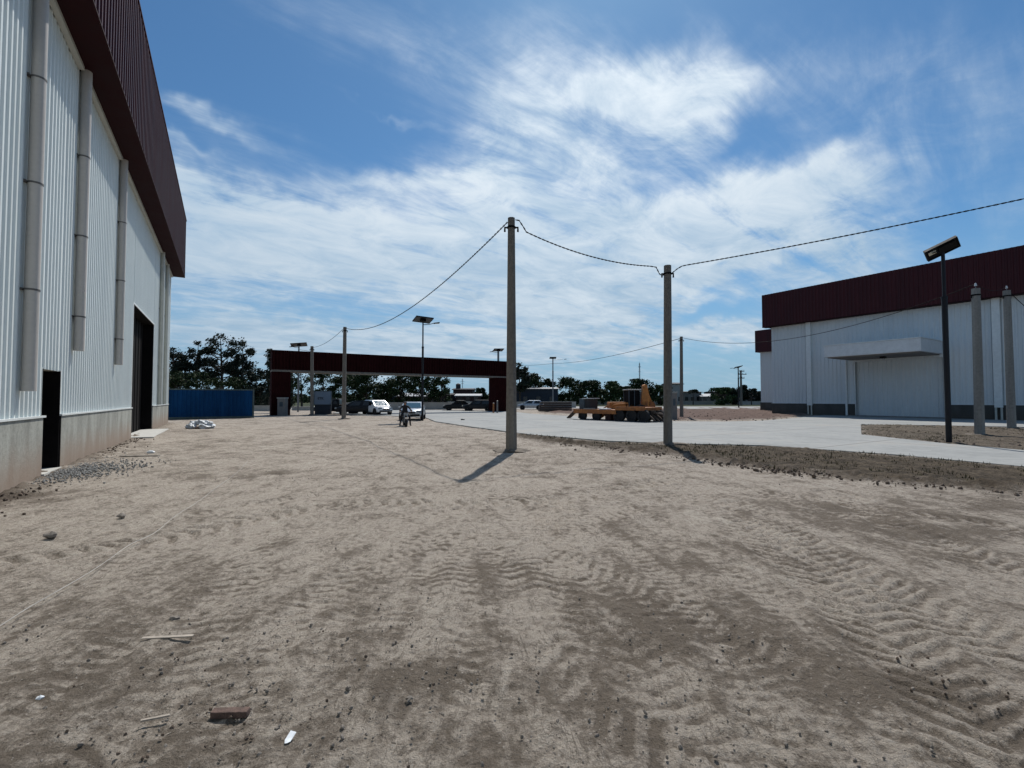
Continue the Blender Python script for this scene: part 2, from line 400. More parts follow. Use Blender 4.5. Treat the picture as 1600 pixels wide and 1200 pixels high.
VERGE = [tuple(G(800, 679)[:2]), tuple(G(830, 680)[:2]), tuple(G(950, 690)[:2]), tuple(G(1050, 694)[:2]), tuple(G(1190, 697)[:2]), tuple(G(1400, 712)[:2]), tuple(G(1600, 731)[:2]), (24, -14), (18, -14),
         tuple(G(1600, 768)[:2]), tuple(G(1400, 752)[:2]), tuple(G(1200, 734)[:2]), tuple(G(1060, 711)[:2]), tuple(G(960, 702)[:2]), tuple(G(870, 692)[:2])]

# ------------------------------------------------------------------ ground sheet
def make_ground():
    rs = [.35]
    while rs[-1] < 5000:
        r_ = rs[-1]
        rs.append(r_ + min(max(r_ * r_ / 930, .014), .045 if r_ < 11 else (.10 if r_ < 22 else r_ * .035)))
    rs = np.array(rs)
    a1 = np.arange(-62, 62, .15); a2 = np.arange(62, 298, 2.0)
    an = np.radians(np.concatenate([a1, a2])); nA = len(an); nR = len(rs)
    R, T = np.meshgrid(rs, an, indexing='ij'); X = R * np.sin(T); Y = R * np.cos(T)
    Z = fbm(X * .35, Y * .35, 3, 3) * .07 + fbm(X * 1.7, Y * 1.7, 11, 4, .6) * .045 + fbm(X * 6, Y * 6, 23, 5, .75) * .034
    fade = np.clip(1 - (R - 40) / 60, 0, 1); Z = Z * fade
    soil_dark = np.zeros_like(X); clump = fbm(X * 2.2, Y * 2.2, 5, 4, .6)
    # tyre tracks: polyline, half width, lug pitch, depth
    def track(pxs, hw, pitch, depth, lug, chev=.5, gauge=0.0):
        nonlocal Z, soil_dark
        P = smooth_curve([G(*p) for p in pxs], 16)
        P = np.array([(p.x, p.y) for p in P])
        sgs = (-1, 1) if gauge else (0,)
        for sg in sgs:
            tang = np.gradient(P, axis=0); tang /= np.linalg.norm(tang, axis=1)[:, None]
            Q = P + np.stack([-tang[:, 1], tang[:, 0]], 1) * sg * gauge / 2
            lo = Q.min(0) - 1; hi = Q.max(0) + 1
            m = (X > lo[0]) & (X < hi[0]) & (Y > lo[1]) & (Y < hi[1])
            x = X[m]; y = Y[m]; bd = np.full(x.shape, 1e9); bs_ = np.zeros(x.shape); bsg = np.zeros(x.shape); acc = 0
            for i in range(len(Q) - 1):
                e = Q[i + 1] - Q[i]; L = np.hypot(*e); t = np.clip(((x - Q[i][0]) * e[0] + (y - Q[i][1]) * e[1]) / (L * L), 0, 1)
                ddx = x - Q[i][0] - t * e[0]; ddy = y - Q[i][1] - t * e[1]; d = np.hypot(ddx, ddy); u = d < bd
                bd[u] = d[u]; bs_[u] = acc + t[u] * L; bsg[u] = np.sign(ddx * e[1] - ddy * e[0])[u]; acc += L
            q = bd * bsg; inside = 1 / (1 + np.exp((bd - hw) / .025))
            rim = np.exp(-((bd - hw - .06) / .05) ** 2)
            wob = fbm(x * 3, y * 3, 41, 4, .6) * .16
            ph = (bs_ + np.abs(q) * chev + wob) / pitch * 2 * pi
            ew = 1 / (1 + np.exp(-(fbm(x * 1.1, y * 1.1, 47 + int(pxs[0][0]) % 7, 4, .65) + (.16 if lug > .009 else 0)) * 20))
            tread = np.clip(np.sin(ph) * 2.6 + .3, -1, 1)
            Z[m] += ew * (inside * (-depth + tread * lug) + rim * depth * .7)
            crown = .5 + .5 * np.cos(q / hw * pi * 3)
            soil_dark[m] += inside * (-.10 + .05 * crown) - ew * inside * tread * .30 + rim * .14  # soil tone: grooves and rims darker, lugs and track band lighter
            Z[m] -= inside * crown * .004
    track([(1010, 745), (1120, 800), (1260, 890), (1380, 990), (1500, 1100), (1600, 1200)], .30, .15, .010, .010, .7)
    track([(800, 850), (930, 900), (1060, 960), (1230, 1050), (1380, 1150)], .26, .14, .007, .004, .5)
    track([(1150, 1200), (960, 1080), (850, 960), (840, 880), (900, 820), (1030, 775)], .28, .15, .007, .0045, .6)
    track([(1150, 790), (1300, 880), (1460, 960), (1600, 1030)], .30, .15, .010, .010, .6)
    track([(1300, 770), (1420, 830), (1600, 900)], .28, .16, .010, .010, .5)
    track([(0, 880), (200, 850), (380, 812), (520, 788), (740, 788), (900, 778), (1040, 752)], .26, .24, .016, .022, .6)
    track([(0, 850), (170, 825), (330, 800), (560, 762), (700, 757)], .14, .16, .012, .006, .2)
    track([(520, 668), (590, 690), (605, 712), (575, 745), (500, 775), (380, 790)], .26, .15, .03, .004, .2)
    for pts in ([(800, 745), (900, 800), (1030, 900), (1150, 1040), (1230, 1200)], [(860, 735), (990, 800), (1150, 900), (1330, 1050), (1440, 1200)], [(560, 1200), (600, 1000), (700, 860), (860, 770)], [(330, 1200), (450, 980), (600, 850), (760, 770)],
                [(640, 690), (560, 740), (380, 800), (150, 900), (-50, 1010)], [(300, 680), (420, 700), (560, 730), (700, 790), (800, 900)], [(1000, 730), (1250, 790), (1600, 880)], [(0, 1130), (200, 1000), (400, 900), (640, 820), (900, 740)]):
        track(pts, .13, .11, .007, .0035, .2)
    track([(865, 782), (866, 810), (866, 842)], .30, .10, .006, .012, 0)
    track([(640, 665), (680, 700), (760, 760), (900, 900), (1100, 1190)], .22, .16, .006, .004, .5)
    track([(100, 1200), (260, 1090), (330, 980), (400, 860), (420, 790)], .20, .13, .008, .0025, .3)
    track([(700, 1200), (690, 1000), (700, 860), (690, 760)], .24, .13, .005, .003, .5)
    track([(560, 1200), (480, 1060), (520, 930), (640, 850), (840, 800)], .24, .14, .006, .003, .5)
    track([(900, 700), (1000, 740), (1160, 765), (1400, 800), (1600, 830)], .22, .16, .010, .009, .5)
    # damp / dug patches
    for (px, py, sx, sy, am) in [(420, 742, .9, .8, .9), (40, 775, 1.0, .7, 1.0), (330, 690, 1.2, 1.5, .5), (260, 1180, .5, .35, 1.1), (120, 1080, .5, .4, .6), (560, 1130, .45, .25, .45), (640, 1020, .7, .5, .5),
                                 (470, 880, 1.0, .6, .4), (1090, 1010, .9, .6, .6), (1480, 1080, .3, .16, 1.0), (1350, 830, 2.0, 1.2, .6), (1500, 800, 2, 1.2, .6), (900, 1180, .5, .3, .4), (1280, 1130, .8, .3, .4), (1040, 930, .8, .5, .45),
                                 (700, 900, .8, .6, .35), (230, 960, .8, .4, .5), (820, 720, 1.0, .5, .3), (760, 1080, .6, .3, .5), (30, 1180, .4, .3, .7), (1480, 1180, .6, .2, .3), (1180, 870, .8, .5, .35), (180, 705, 1.5, 1.6, .4)]:
        c = G(px, py); q = ((X - c.x) / sx) ** 2 + ((Y - c.y) / sy) ** 2
        soil_dark += am * np.exp(-q) * np.clip(.65 + clump * 2.2, 0, 1.5)
    # clods where the soil was dug
    Z += np.clip(soil_dark - .45, 0, 1) * np.clip(fbm(X * 9, Y * 9, 77, 4, .7), 0, 1) * .12
    sr = sdist(X, Y, ROAD); sv = sdist(X, Y, VERGE); si = sdist(X, Y, ISLE)
    jit = fbm(X * 1.3, Y * 1.3, 88, 4, .6)
    verge = np.clip(.5 - (sv + .12 + jit * 2.0) / .9, 0, 1); isle = np.clip(.5 - (si + jit * .6) / .3, 0, 1)
    edge = np.exp(-((sv + .15 + jit * .5) / .30) ** 2) * (sr > .9) * (R < 60)      # bank of clods on the near side of the verge
    Z += edge * np.clip(.06 + fbm(X * 4, Y * 4, 90, 3, .7) * .35, 0, .2)
    Z += verge * (.03 + fbm(X * 7, Y * 7, 91, 3) * .06) + isle * (.05 + fbm(X * 3, Y * 3, 92, 4, .7) * .14)
    # far heaps of red soil
    red = np.zeros_like(X)
    c = G(1130, 648); wd = W(0, 0)
    reg = [tuple(G(1040, 656)[:2]), tuple(G(1140, 657)[:2]), tuple(G(1195, 655)[:2]), tuple(G(1250, 650)[:2]), tuple(G(1290, 644)[:2]), tuple(G(1210, 637)[:2]), tuple(G(860, 639)[:2]), tuple(G(850, 645)[:2]), tuple(G(960, 649)[:2])]
    sg = sdist(X, Y, reg); red = np.clip(.5 - (sg + jit * 3) / 1.5, 0, 1)
    Z += red * np.clip(.05 + fbm(X * .5, Y * .5, 93, 4, .6) * .45, 0, .3)
    # meets the slab: drop under it
    Z = np.where(sr < -.12, -.12, np.where(sr < .02, np.minimum(Z, -.03), Z))
    # building pads stay clear
    d_ = X * N.x + Y * N.y; t_ = X * U.x + Y * U.y
    nearwall = np.exp(-np.clip(d_ + 3.15, 0, 9) / .25) * (t_ < 38.5) * (d_ > -3.4)
    Z += nearwall * (.03 + fbm(X * 3, Y * 3, 95, 3) * .12)
    Z = np.where(d_ < -3.5, np.where(t_ < 39, -.1, Z), Z)
    green = np.clip((Y - 92) / 8, 0, 1) + 0 * X
    streak = fbm(X * .9 + Y * .15, Y * .25, 71, 4)
    soil_dark = np.clip(soil_dark * .8 + edge * .9 + np.clip(nearwall, 0, 1) * .5 + streak * .4 - .10 * np.exp(-((X - .5) / 5) ** 2 - ((Y - 8.5) / 4.5) ** 2), -.5, 1.5)
    V = np.stack([X.ravel(), Y.ravel(), Z.ravel()], 1)
    V = np.concatenate([V, [[0, 0, 0]]]); ci = len(V) - 1
    i = np.arange(nR - 1)[:, None]; j = np.arange(nA)[None, :]; jn = (j + 1) % nA
    Fq = np.stack([i * nA + j, i * nA + jn, (i + 1) * nA + jn, (i + 1) * nA + j], -1).reshape(-1, 4)[:, ::-1]
    Ft = np.stack([np.full(nA, ci), np.arange(nA), (np.arange(nA) + 1) % nA], 1)[:, ::-1]
    me = bpy.data.meshes.new('ground'); nq = len(Fq); ntri = len(Ft)
    me.vertices.add(len(V)); me.vertices.foreach_set('co', V.astype(np.float32).ravel())
    me.loops.add(nq * 4 + ntri * 3); me.loops.foreach_set('vertex_index', np.concatenate([Fq.ravel(), Ft.ravel()]).astype(np.int32))
    me.polygons.add(nq + ntri)
    me.polygons.foreach_set('loop_start', np.concatenate([np.arange(nq) * 4, nq * 4 + np.arange(ntri) * 3]).astype(np.int32))
    me.update(calc_edges=True); me.validate()
    me.polygons.foreach_set('use_smooth', np.ones(len(me.polygons), bool))
    ca = me.color_attributes.new('soil', 'FLOAT_COLOR', 'POINT')
    colr = np.zeros((len(V), 4), np.float32); colr[:-1, 0] = np.clip(verge + isle * .85, 0, 1).ravel(); colr[:-1, 1] = red.ravel(); colr[:-1, 2] = np.clip(soil_dark * .5 + .25, 0, 1).ravel(); colr[:-1, 3] = green.ravel()
    ca.data.foreach_set('color', colr.ravel())
    o = bpy.data.objects.new('ground', me); COL.objects.link(o); o['kind'] = 'structure'
    m, nt, bs = base_mat('dry_soil')
    g = nt.new('ShaderNodeTexCoord').outputs['Object']
    at = nt.new('ShaderNodeAttribute', attribute_name='soil'); sp = nt.new('ShaderNodeSeparateColor'); nt.l.new(at.outputs['Color'], sp.inputs[0])
    vg, rd, dm = (E(nt, sp.outputs[i]) for i in range(3)); dm = (dm - .25) * 2.0; gr = E(nt, at.outputs['Alpha'])
    n1 = nt.noise(g, .55, 8, .62, .4); n2 = nt.noise(g, 2.6, 9, .66, .3); n3 = nt.noise(g, 15, 7, .68); n4 = nt.noise(g, 70, 4, .6)
    mpx = nt.new('ShaderNodeMapping'); mpx.inputs['Rotation'].default_value = (0, 0, radians(25)); mpx.inputs['Scale'].default_value = (1, .3, 1); nt.l.new(g, mpx.inputs[0])
    n5 = nt.noise(mpx.outputs[0], 4.5, 7, .66, .5)
    f = nt.ramp(n1 * .15 + n2 * .22 + n3 * .27 + n5 * .16 + nt.noise(g, 1.3, 9, .72, .8) * .20 - dm * .13, .428, .535)
    n6 = nt.noise(g, 120, 5, .7); n7 = nt.noise(g, 1.3, 9, .7, .8)
    light = nt.mix(n6, (.262, .223, .184), (.61, .540, .460)); mid = nt.mix(n6, (.093, .075, .058), (.262, .219, .176))
    c = nt.mix(f, mid, light)
    c = nt.mix(nt.ramp(n2 * .5 + n3 * .5 + (dm - .5) * .36, .47, .74) * .8, c, (.068, .052, .040))
    c = nt.mix(nt.ramp(n5 * .5 + n1 * .5, .55, .68) * .6, c, (.56, .51, .435))
    rg = nt.math('ABSOLUTE', nt.noise(mpx.outputs[0], 9, 6, .6, .8) - .5); c = nt.mix(nt.ramp(rg, .028, .0) * nt.ramp(n2, .42, .58) * .6, c, (.10, .08, .062))
    rg2 = nt.math('ABSOLUTE', nt.noise(g, 22, 5, .62, .5) - .5); c = nt.mix(nt.ramp(rg2, .03, .0) * nt.ramp(n1 * .5 + n5 * .5, .40, .60) * .5, c, (.09, .073, .057))
    spk = nt.ramp(nt.noise(g, 38, 3, .5), .665, .72); c = nt.mix(spk * .75, c, (.07, .055, .045))
    spk2 = nt.ramp(nt.noise(g, 31, 2, .5), .69, .73); c = nt.mix(spk2 * .6, c, (.55, .50, .44))
    vc = nt.mix(nt.ramp(n3 * .5 + n2 * .5, .38, .62), (.022, .016, .010), (.115, .088, .060))
    c = nt.mix(vg * .95, c, vc)
    rc = nt.mix(nt.ramp(n2 * .5 + n3 * .5, .36, .64), (.055, .034, .028), (.19, .13, .105))
    c = nt.mix(rd, c, rc)
    gc = nt.mix(nt.ramp(nt.noise(g, .08, 5), .35, .65), (.022, .030, .014), (.055, .064, .030))
    c = nt.mix(gr, c, gc)
    nt.l.new(c, bs.inputs['Base Color']); bs.inputs['Roughness'].default_value = .95; bs.inputs['Specular IOR Level'].default_value = .15
    b = nt.new('ShaderNodeBump'); b.inputs['Strength'].default_value = 1.0; b.inputs['Distance'].default_value = .045
    nt.put(b.inputs['Height'], n3 * .9 + nt.noise(g, 45, 8, .75) * .75 + n5 * .8 + n2 * .5 + nt.noise(g, 8, 7, .7, .4) * .8 - spk * .2); nt.l.new(b.outputs[0], bs.inputs['Normal'])
    me.materials.append(m)
make_ground()

# concrete yard / road slab
def sheet_from(name, poly, z0, z1, material):
    tri = geometry.tessellate_polygon([[Vector((p[0], p[1], 0)) for p in poly]])
    n = len(poly); vs = [(p[0], p[1], z1) for p in poly] + [(p[0], p[1], z0) for p in poly]; fs = []
    for t in tri:
        a, b, c = (Vector(vs[i]) for i in t)
        fs.append(tuple(t) if (b - a).cross(c - a).z > 0 else tuple(reversed(t)))
    for i in range(n): fs.append((i, (i + 1) % n, n + (i + 1) % n, n + i))
    mb = MB().add(vs, fs); return mb.build(name, material)
m, nt, bs = base_mat('road_concrete')
g = nt.new('ShaderNodeTexCoord').outputs['Object']
mp = nt.new('ShaderNodeMapping'); mp.inputs['Rotation'].default_value = (0, 0, TH); nt.l.new(g, mp.inputs[0])
sp = nt.new('ShaderNodeSeparateXYZ'); nt.l.new(mp.outputs[0], sp.inputs[0])
def joint(e, per, w):
    fr = nt.math('FRACT', e / per); return nt.math('LESS_THAN', nt.math('ABSOLUTE', fr - .5), w / per)
jn = nt.math('MAXIMUM', joint(E(nt, sp.outputs[0]), 4.5, .03), joint(E(nt, sp.outputs[1]), 5.0, .03))
n1 = nt.noise(g, .35, 7, .62, .4); n2 = nt.noise(g, 3.0, 7, .65); n3 = nt.noise(g, 40, 4, .6)
c = nt.mix(nt.ramp(n1 * .5 + n2 * .35 + n3 * .15, .38, .62), (.235, .24, .232), (.325, .33, .318))
c = nt.mix(nt.ramp(n1 * .5 + n2 * .3 + n3 * .2, .52, .62) * .65, c, (.30, .262, .215))
c = nt.mix(nt.ramp(nt.noise(mp.outputs[0], .8, 6, .7, 1.5), .58, .66) * .35, c, (.19, .185, .175))
c = nt.mix(jn * .8, c, (.10, .09, .08)); nt.l.new(c, bs.inputs['Base Color']); bs.inputs['Roughness'].default_value = .9
b = nt.new('ShaderNodeBump'); b.inputs['Strength'].default_value = .3; b.inputs['Distance'].default_value = .008; nt.put(b.inputs['Height'], n3); nt.l.new(b.outputs[0], bs.inputs['Normal'])
M['road'] = m
sheet_from('road', ROAD, -.3, .035, M['road'])['kind'] = 'structure'
hw = [tuple(G(-200, 640.5)[:2]), tuple(G(420, 640)[:2]), tuple(G(700, 639)[:2]), tuple(G(1000, 639.3)[:2]), tuple(G(1400, 639.3)[:2]), tuple(G(1800, 639)[:2]), tuple(G(1800, 635.5)[:2]), tuple(G(700, 635.5)[:2]), tuple(G(-200, 636)[:2])]
sheet_from('highway', hw, -.2, .05, mat('highway_surface', (.30, .295, .28), .9, 0, .08, .3))['kind'] = 'structure'

# ------------------------------------------------------------------ warehouse on the left
LW = -3.24
def left_warehouse():
    o = W(LW, 0); t = thing('warehouse', 'tall white ribbed warehouse with maroon fascia, grey downpipes and concrete base', 'warehouse', o, ROTZ)
    T0, T1 = -13.0, wt(262, LW); ta, tb = wt(62.5, LW), wt(90, LW); tc_, td = wt(204, LW), wt(237, LW)
    ZP, ZD, ZG, ZT, ZF = 1.24, 2.22, 5.45, 9.8, 13.7
    s = MB()
    for (a, b, z0, z1) in ((T0, ta, ZP, ZT), (ta, tb, ZD, ZT), (tb, tc_, ZP, ZT), (tc_, td, ZG, ZT), (td, T1 - .02, ZP, ZT)): corr(s, .0, a, b, z0, z1, .22, .034)
    s.build('cladding', M['wall'], t)
    w = MB()
    for (a, b, z0, z1) in ((T0, ta, 0, ZT), (ta, tb, ZD, ZT), (tb, tc_, 0, ZT), (tc_, td, ZG, ZT), (td, T1 - .05, 0, ZT)): w.box(-.22, -.004, a, b, z0, z1)
    w.box(-28, -.22, T1 - .25, T1 - .05, 0, ZT); w.box(-28, -.22, T0, T0 + .2, 0, ZT); w.box(-28, -27.8, T0 + .2, T1 - .25, 0, ZT)
    w.build('wall', M['trim'], t)
    MB().box(-28, -.004, T0, T1 - .05, ZT + .002, ZT + .25).build('roof', M['rooft'], t)
    e = MB(); corr(e, T1 - .045, -28, -.004, ZP, ZT, .22, .034, 1, 'x'); e.build('end_cladding', M['wall'], t)
    for a, b in ((T0, ta + .03), (tb + .08, tc_ - .02), (td + .04, T1)): MB().box(-.25, .055, a, b, -.2, ZP - .03).build('plinth', M['plinth'], t, bevel=.012)
    MB().box(-28.05, -.25, T1 - .28, T1 - .002, -.2, ZP - .03).build('plinth', M['plinth'], t, bevel=.012)
    for a, b in ((T0, ta + .09), (tb + .03, tc_), (td, T1 + .01)): MB().box(-.06, .085, a, b, ZP - .028, ZP + .012).build('ledge_flashing', M['ledge'], t)
    MB().box(-.5, -.3, ta - .4, tb + .6, -.02, ZD + .5).build('door', M['door_jamb_dark'], t)
    for a, b, z0, z1 in ((tb + .0, tb + .03, .05, ZD), (ta - .03, ta - .001, ZP + .012, ZD)):  # near-black strips added over the jambs, standing in for shade inside the opening
        MB().box(-.30, .042 if z1 > 2 else .05, a - .012, b - .012, z0, z1).build('jamb_shade', M['door_jamb_dark'], t)
    MB().box(-.30, .06, tb + .031, tb + .079, .05, ZP - .031).build('jamb_shade', M['door_jamb_dark'], t)
    MB().box(-.39, .02, td - .04, td - .003, .042, ZG - .012).build('jamb_shade', M['door_jamb_dark'], t)  # same added dark strips around the large opening
    MB().box(-.39, .02, tc_ + .003, tc_ + .04, .042, ZG - .012).build('jamb_shade', M['door_jamb_dark'], t)
    MB().box(-.39, .02, tc_ + .041, td - .041, ZG - .05, ZG - .012).build('jamb_shade', M['door_jamb_dark'], t)
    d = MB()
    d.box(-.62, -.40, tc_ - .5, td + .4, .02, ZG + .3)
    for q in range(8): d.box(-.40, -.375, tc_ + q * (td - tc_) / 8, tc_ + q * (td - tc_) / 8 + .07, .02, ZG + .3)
    d.build('door', M['door_jamb_dark'], t)['label'] = 'large dark sliding door set back in the opening'
    j = MB(); j.box(.0, .04, tc_ - .07, tc_ - .002, ZP + .02, ZG + .06); j.box(.0, .04, td + .002, td + .07, ZP + .02, ZG + .06); j.box(.0, .04, tc_ - .002, td + .002, ZG - .01, ZG + .06)
    j.build('door_frame', M['ledge'], t)
    for y0 in (ta - .045, tb + .035): MB().box(.0, .04, y0, y0 + .03, ZP + .02, ZD + .03).build('door_frame', M['ledge'], t)
    st = MB(); st.box(-.3, .10, ta - .0, tb + .08, -.1, .05); st.build('doorstep', M['slab'], t)
    st = MB(); st.box(-.38, .75, tc_ + .1, td - .1, -.1, .04); st.build('doorstep', M['slab'], t, bevel=.01)
    OV = .74; TF = T1 + .25
    f = MB(); corr(f, OV, T0, TF, ZT + .05, ZF, .30, .05); f.box(OV - .08, OV - .003, T0, TF, ZT + .05, ZF)
    f.box(-28, OV - .08, TF - .06, TF, ZT + .05, ZF); f.box(-.1, OV - .081, T0, TF - .061, ZF - .06, ZF - .002)
    f.build('fascia', M['maroon'], t)
    e = MB(); corr(e, TF + .003, -28, OV, ZT + .05, ZF, .30, .05, 1, 'x'); e.build('fascia_end', M['maroon'], t)
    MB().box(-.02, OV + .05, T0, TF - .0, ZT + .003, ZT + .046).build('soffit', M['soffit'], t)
    MB().box(OV - .12, OV + .075, T0, TF + .04, ZF + .002, ZF + .05).build('parapet_cap', M['maroon'], t)
    pipes = [(44.5, 1.74, None), (121, 2.78, None), (184.5, 2.75, None), (249.5, 1.27, .10), (257.5, 1.27, .085)]
    g = MB(); prev = T0
    for px, zb, rr in pipes:
        tp = wt(px, LW + (.045 + (rr or .108)))
        g.box(.036, .15, prev, tp - .2, ZT - .10, ZT); prev = tp + .2
        r_ = rr or .108
        pp = MB(); pp.cyl((.045 + r_, tp, zb), (.045 + r_, tp, ZT + .0), r_, r_, 20); 
        po = pp.build('downpipe', M['pipe'] if rr is None else M['trim'], t, smooth=True)
        for zz in ((3.6, 5.6, 7.6) if rr is None else (3.4, 6.6)):
            cl = MB(); cl.cyl((.045 + r_, tp, zz), (.045 + r_, tp, zz + .035), r_ + .006, r_ + .006, 20); cl.box(.0, .06, tp - r_ - .03, tp + r_ + .03, zz + .003, zz + .03)
            cl.build('pipe_clamp', M['pipeclamp'] if rr is None else M['trim'], po, smooth=True)
    g.box(.036, .15, prev, T1, ZT - .10, ZT)
    g.build('eaves_trim', M['trim'], t)
    c = MB(); c.box(-.1, .05, T1 - .10, T1 + .012, ZP + .013, ZT - .1); c.build('corner_trim', M['ledge'], t)
left_warehouse()

# ------------------------------------------------------------------ warehouses on the right
def right_warehouse():
    RD = 49.0
    t = thing('warehouse', 'white warehouse on the right with maroon fascia and white canopy over a ribbed door', 'warehouse', W(RD, 0), ROTZ)
    T0, T1 = -14.0, wt(1207, RD); ZP, ZT, ZF = 1.12, 9.15, 12.55
    da, db = wt(1475, RD), wt(1337, RD); ZD = 4.95
    s = MB()
    for (a, b, z0, z1) in ((T0, da, ZP, ZT), (da, db, ZD, ZT), (db, T1, ZP, ZT)): corr(s, -.006, a, b, z0, z1, .34, .05, -1)
    s.build('cladding', M['rwall'], t)
    w = MB()
    for (a, b, z0, z1) in ((T0, da, 0, ZT), (da, db, ZD, ZT), (db, T1, 0, ZT)): w.box(0, .25, a, b, z0, z1)
    w.box(.25, 26, T1 - .25, T1, 0, ZT); w.box(25.8, 26, T0, T1 - .25, 0, ZT); w.box(.25, 26, T0, T0 + .2, 0, ZT)
    w.build('wall', M['rwall'], t)
    MB().box(.3, 25.7, T0, T1 - .2, ZT + .002, ZT + .2).build('roof', M['rooft'], t)
    for bb in ((-.09, .2, T0, da - .05), (-.09, .2, db + .05, T1 + .05), (.2, 26.05, T1, T1 + .09)): MB().box(*bb, -.2, ZP).build('plinth', M['plinthd'], t)
    for a, b in ((T0, da - .05), (db + .05, T1 + .06)): MB().box(-.11, .0, a, b, ZP + .002, ZP + .05).build('ledge_flashing', M['rwall'], t)
    f = MB(); corr(f, -.75, T0, T1 + .55, ZT, ZF, .30, .045, -1); f.box(-.745, -.66, T0, T1 + .55, ZT, ZF); f.box(-.66, 26, T1 + .47, T1 + .55, ZT, ZF); f.box(-.66, .3, T0, T1 + .469, ZF - .06, ZF - .003)
    f.build('fascia', M['maroon'], t)
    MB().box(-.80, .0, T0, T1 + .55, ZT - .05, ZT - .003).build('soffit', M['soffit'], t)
    c = MB(); ce = 4.5; ca, cb = da + .0, 20.1
    c.box(-ce, -.036, ca, cb, 5.2, 6.2); co = c.build('canopy', M['white'], t, bevel=.03)
    cc = MB(); cc.box(-ce - .05, -.036, ca - .05, cb + .05, 6.202, 6.26); cc.build('canopy_cap', M['ledge'], co)
    q = MB(); q.box(-ce + .2, -.04, ca + .2, cb - .2, 5.12, 5.198); q.build('canopy_soffit', M['grey'], co)
    lamp = MB(); lamp.cbox((-2.6, (da + db) / 2, 5.02), (.5, .3, .14)); lamp.build('floodlight', M['black'], co)
    d = MB(); corr(d, .30, da - .05, db + .05, .03, ZD + .1, .34, .06, -1); d.box(.31, .36, da - .05, db + .05, .03, ZD + .1)
    d.build('door', M['rwall'], t)
    for y0 in (db, da - .05): MB().box(-.05, .24, y0, y0 + .05, .0, ZD).build('door_frame', M['ledge'], t)
    for px in (1265, 1560):
        tp = wt(px, RD - .2); pp = MB(); pp.box(-.30, -.04, tp - .22, tp + .22, 0.95, ZT - .051); po = pp.build('downpipe', M['ledge'], t)
        for dy_ in (-.14, .16): MB().cyl((-.2, tp + dy_, 0), (-.2, tp + dy_, .95), .07, .07, 10).build('pipe_foot', M['trim'], po, smooth=True)
    tp = wt(1322, RD - .2); pp = MB(); pp.cyl((-.16, tp, 0.05), (-.16, tp, 5.15), .09, .09, 12); pp.build('downpipe', M['ledge'], t, smooth=True)
    MB().box(-.9, .4, da - .4, db + .4, -.1, .10).build('doorstep', M['grey'], t)
    # the next shed behind it
    RD2 = 62.8; t = thing('warehouse', 'farther white shed with maroon fascia showing behind the left end of the right warehouse', 'warehouse', W(RD2, 0), ROTZ)
    A0, A1 = 28.6, 36.4
    MB().box(.05, 14, A0, A1, 0, 8.0).build('wall', M['rwall'], t)
    s = MB(); corr(s, .04, A0, A1, 1.1, 8, .3, .03, -1); s.build('cladding', M['rwall'], t)
    MB().box(-.06, 14, A0, A1 + .06, -.2, 1.1).build('plinth', M['plinthd'], t)
    MB().box(-.5, 14.3, A0, A1 + .4, 8.0, 11.0).build('fascia', M['maroon'], t)
right_warehouse()

# ------------------------------------------------------------------ entrance gate building
def gate():
    t = thing('entrance_gate', 'long dark maroon portal spanning the site entrance on two square piers', 'gate', W(0, 49.6), ROTZ)
    a, b = 3.75, 30.1
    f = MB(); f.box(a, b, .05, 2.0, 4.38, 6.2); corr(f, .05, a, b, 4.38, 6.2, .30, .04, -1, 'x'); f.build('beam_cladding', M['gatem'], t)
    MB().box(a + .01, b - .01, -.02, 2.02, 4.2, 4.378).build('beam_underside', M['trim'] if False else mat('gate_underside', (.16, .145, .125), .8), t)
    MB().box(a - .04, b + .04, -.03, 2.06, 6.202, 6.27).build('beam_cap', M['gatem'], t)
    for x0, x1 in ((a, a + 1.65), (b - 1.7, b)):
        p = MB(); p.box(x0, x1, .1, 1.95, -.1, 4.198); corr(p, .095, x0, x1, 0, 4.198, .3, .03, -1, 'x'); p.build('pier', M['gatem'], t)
gate()

# ------------------------------------------------------------------ poles and cables
def pole(name, label, px, py_base, top_py, r0, r1, material, n=8, group=None, insul=False, hook=False):
    b = G(px[0], py_base); tp = A(px[1], top_py, b.y)
    t = thing(name, label, 'pole', b, 0, group); h = tp.z; lean = tp.x - b.x
    m_ = MB(); m_.cyl((0, 0, -.3), (lean, 0, h), r0, r1, n, ph=pi / 8); m_.build('shaft', material, t, smooth=True, angle=25)
    f = MB(); f.cyl((lean, 0, h - .32), (lean, 0, h - .26), r1 + .02, r1 + .02, n); f.box(lean - .22, lean + .22, -.02, .02, h - .31, h - .27)
    for s_ in (-1, 1): f.cyl((lean + s_ * .2, 0, h - .42), (lean + s_ * .2, 0, h - .27), .03, .02, 8)
    f.build('cable_clamp', M['cable'], t)
    if insul:
        i = MB(); i.cyl((lean, 0, h), (lean, 0, h + .12), .015, .015, 8); i.build('insulator_pin', M['galv'], t)
        i = MB(); i.cyl((lean, 0, h + .12), (lean, 0, h + .19), .05, .035, 10); i.cyl((lean, 0, h + .19), (lean, 0, h + .25), .04, .02, 10); i.build('insulator', M['white'], t, smooth=True)
    base = MB(); base.blob((0, 0, -.02), (.55, .5, .10), int(px[0]), 1, 3, .3); base.build('soil_collar', M['collar'], t, smooth=True)
    return Vector((b.x + lean, b.y, h))
M['collar'] = mat('dug_soil', (.15, .125, .10), .95, 0, .25, 6, .6, 30)
GP = 'concrete cable poles across the yard'
p1 = pole('utility_pole', 'tall thick concrete pole in the middle of the yard, nearest the camera', (799, 799), 706, 341, .185, .115, M['pole'], group=GP)
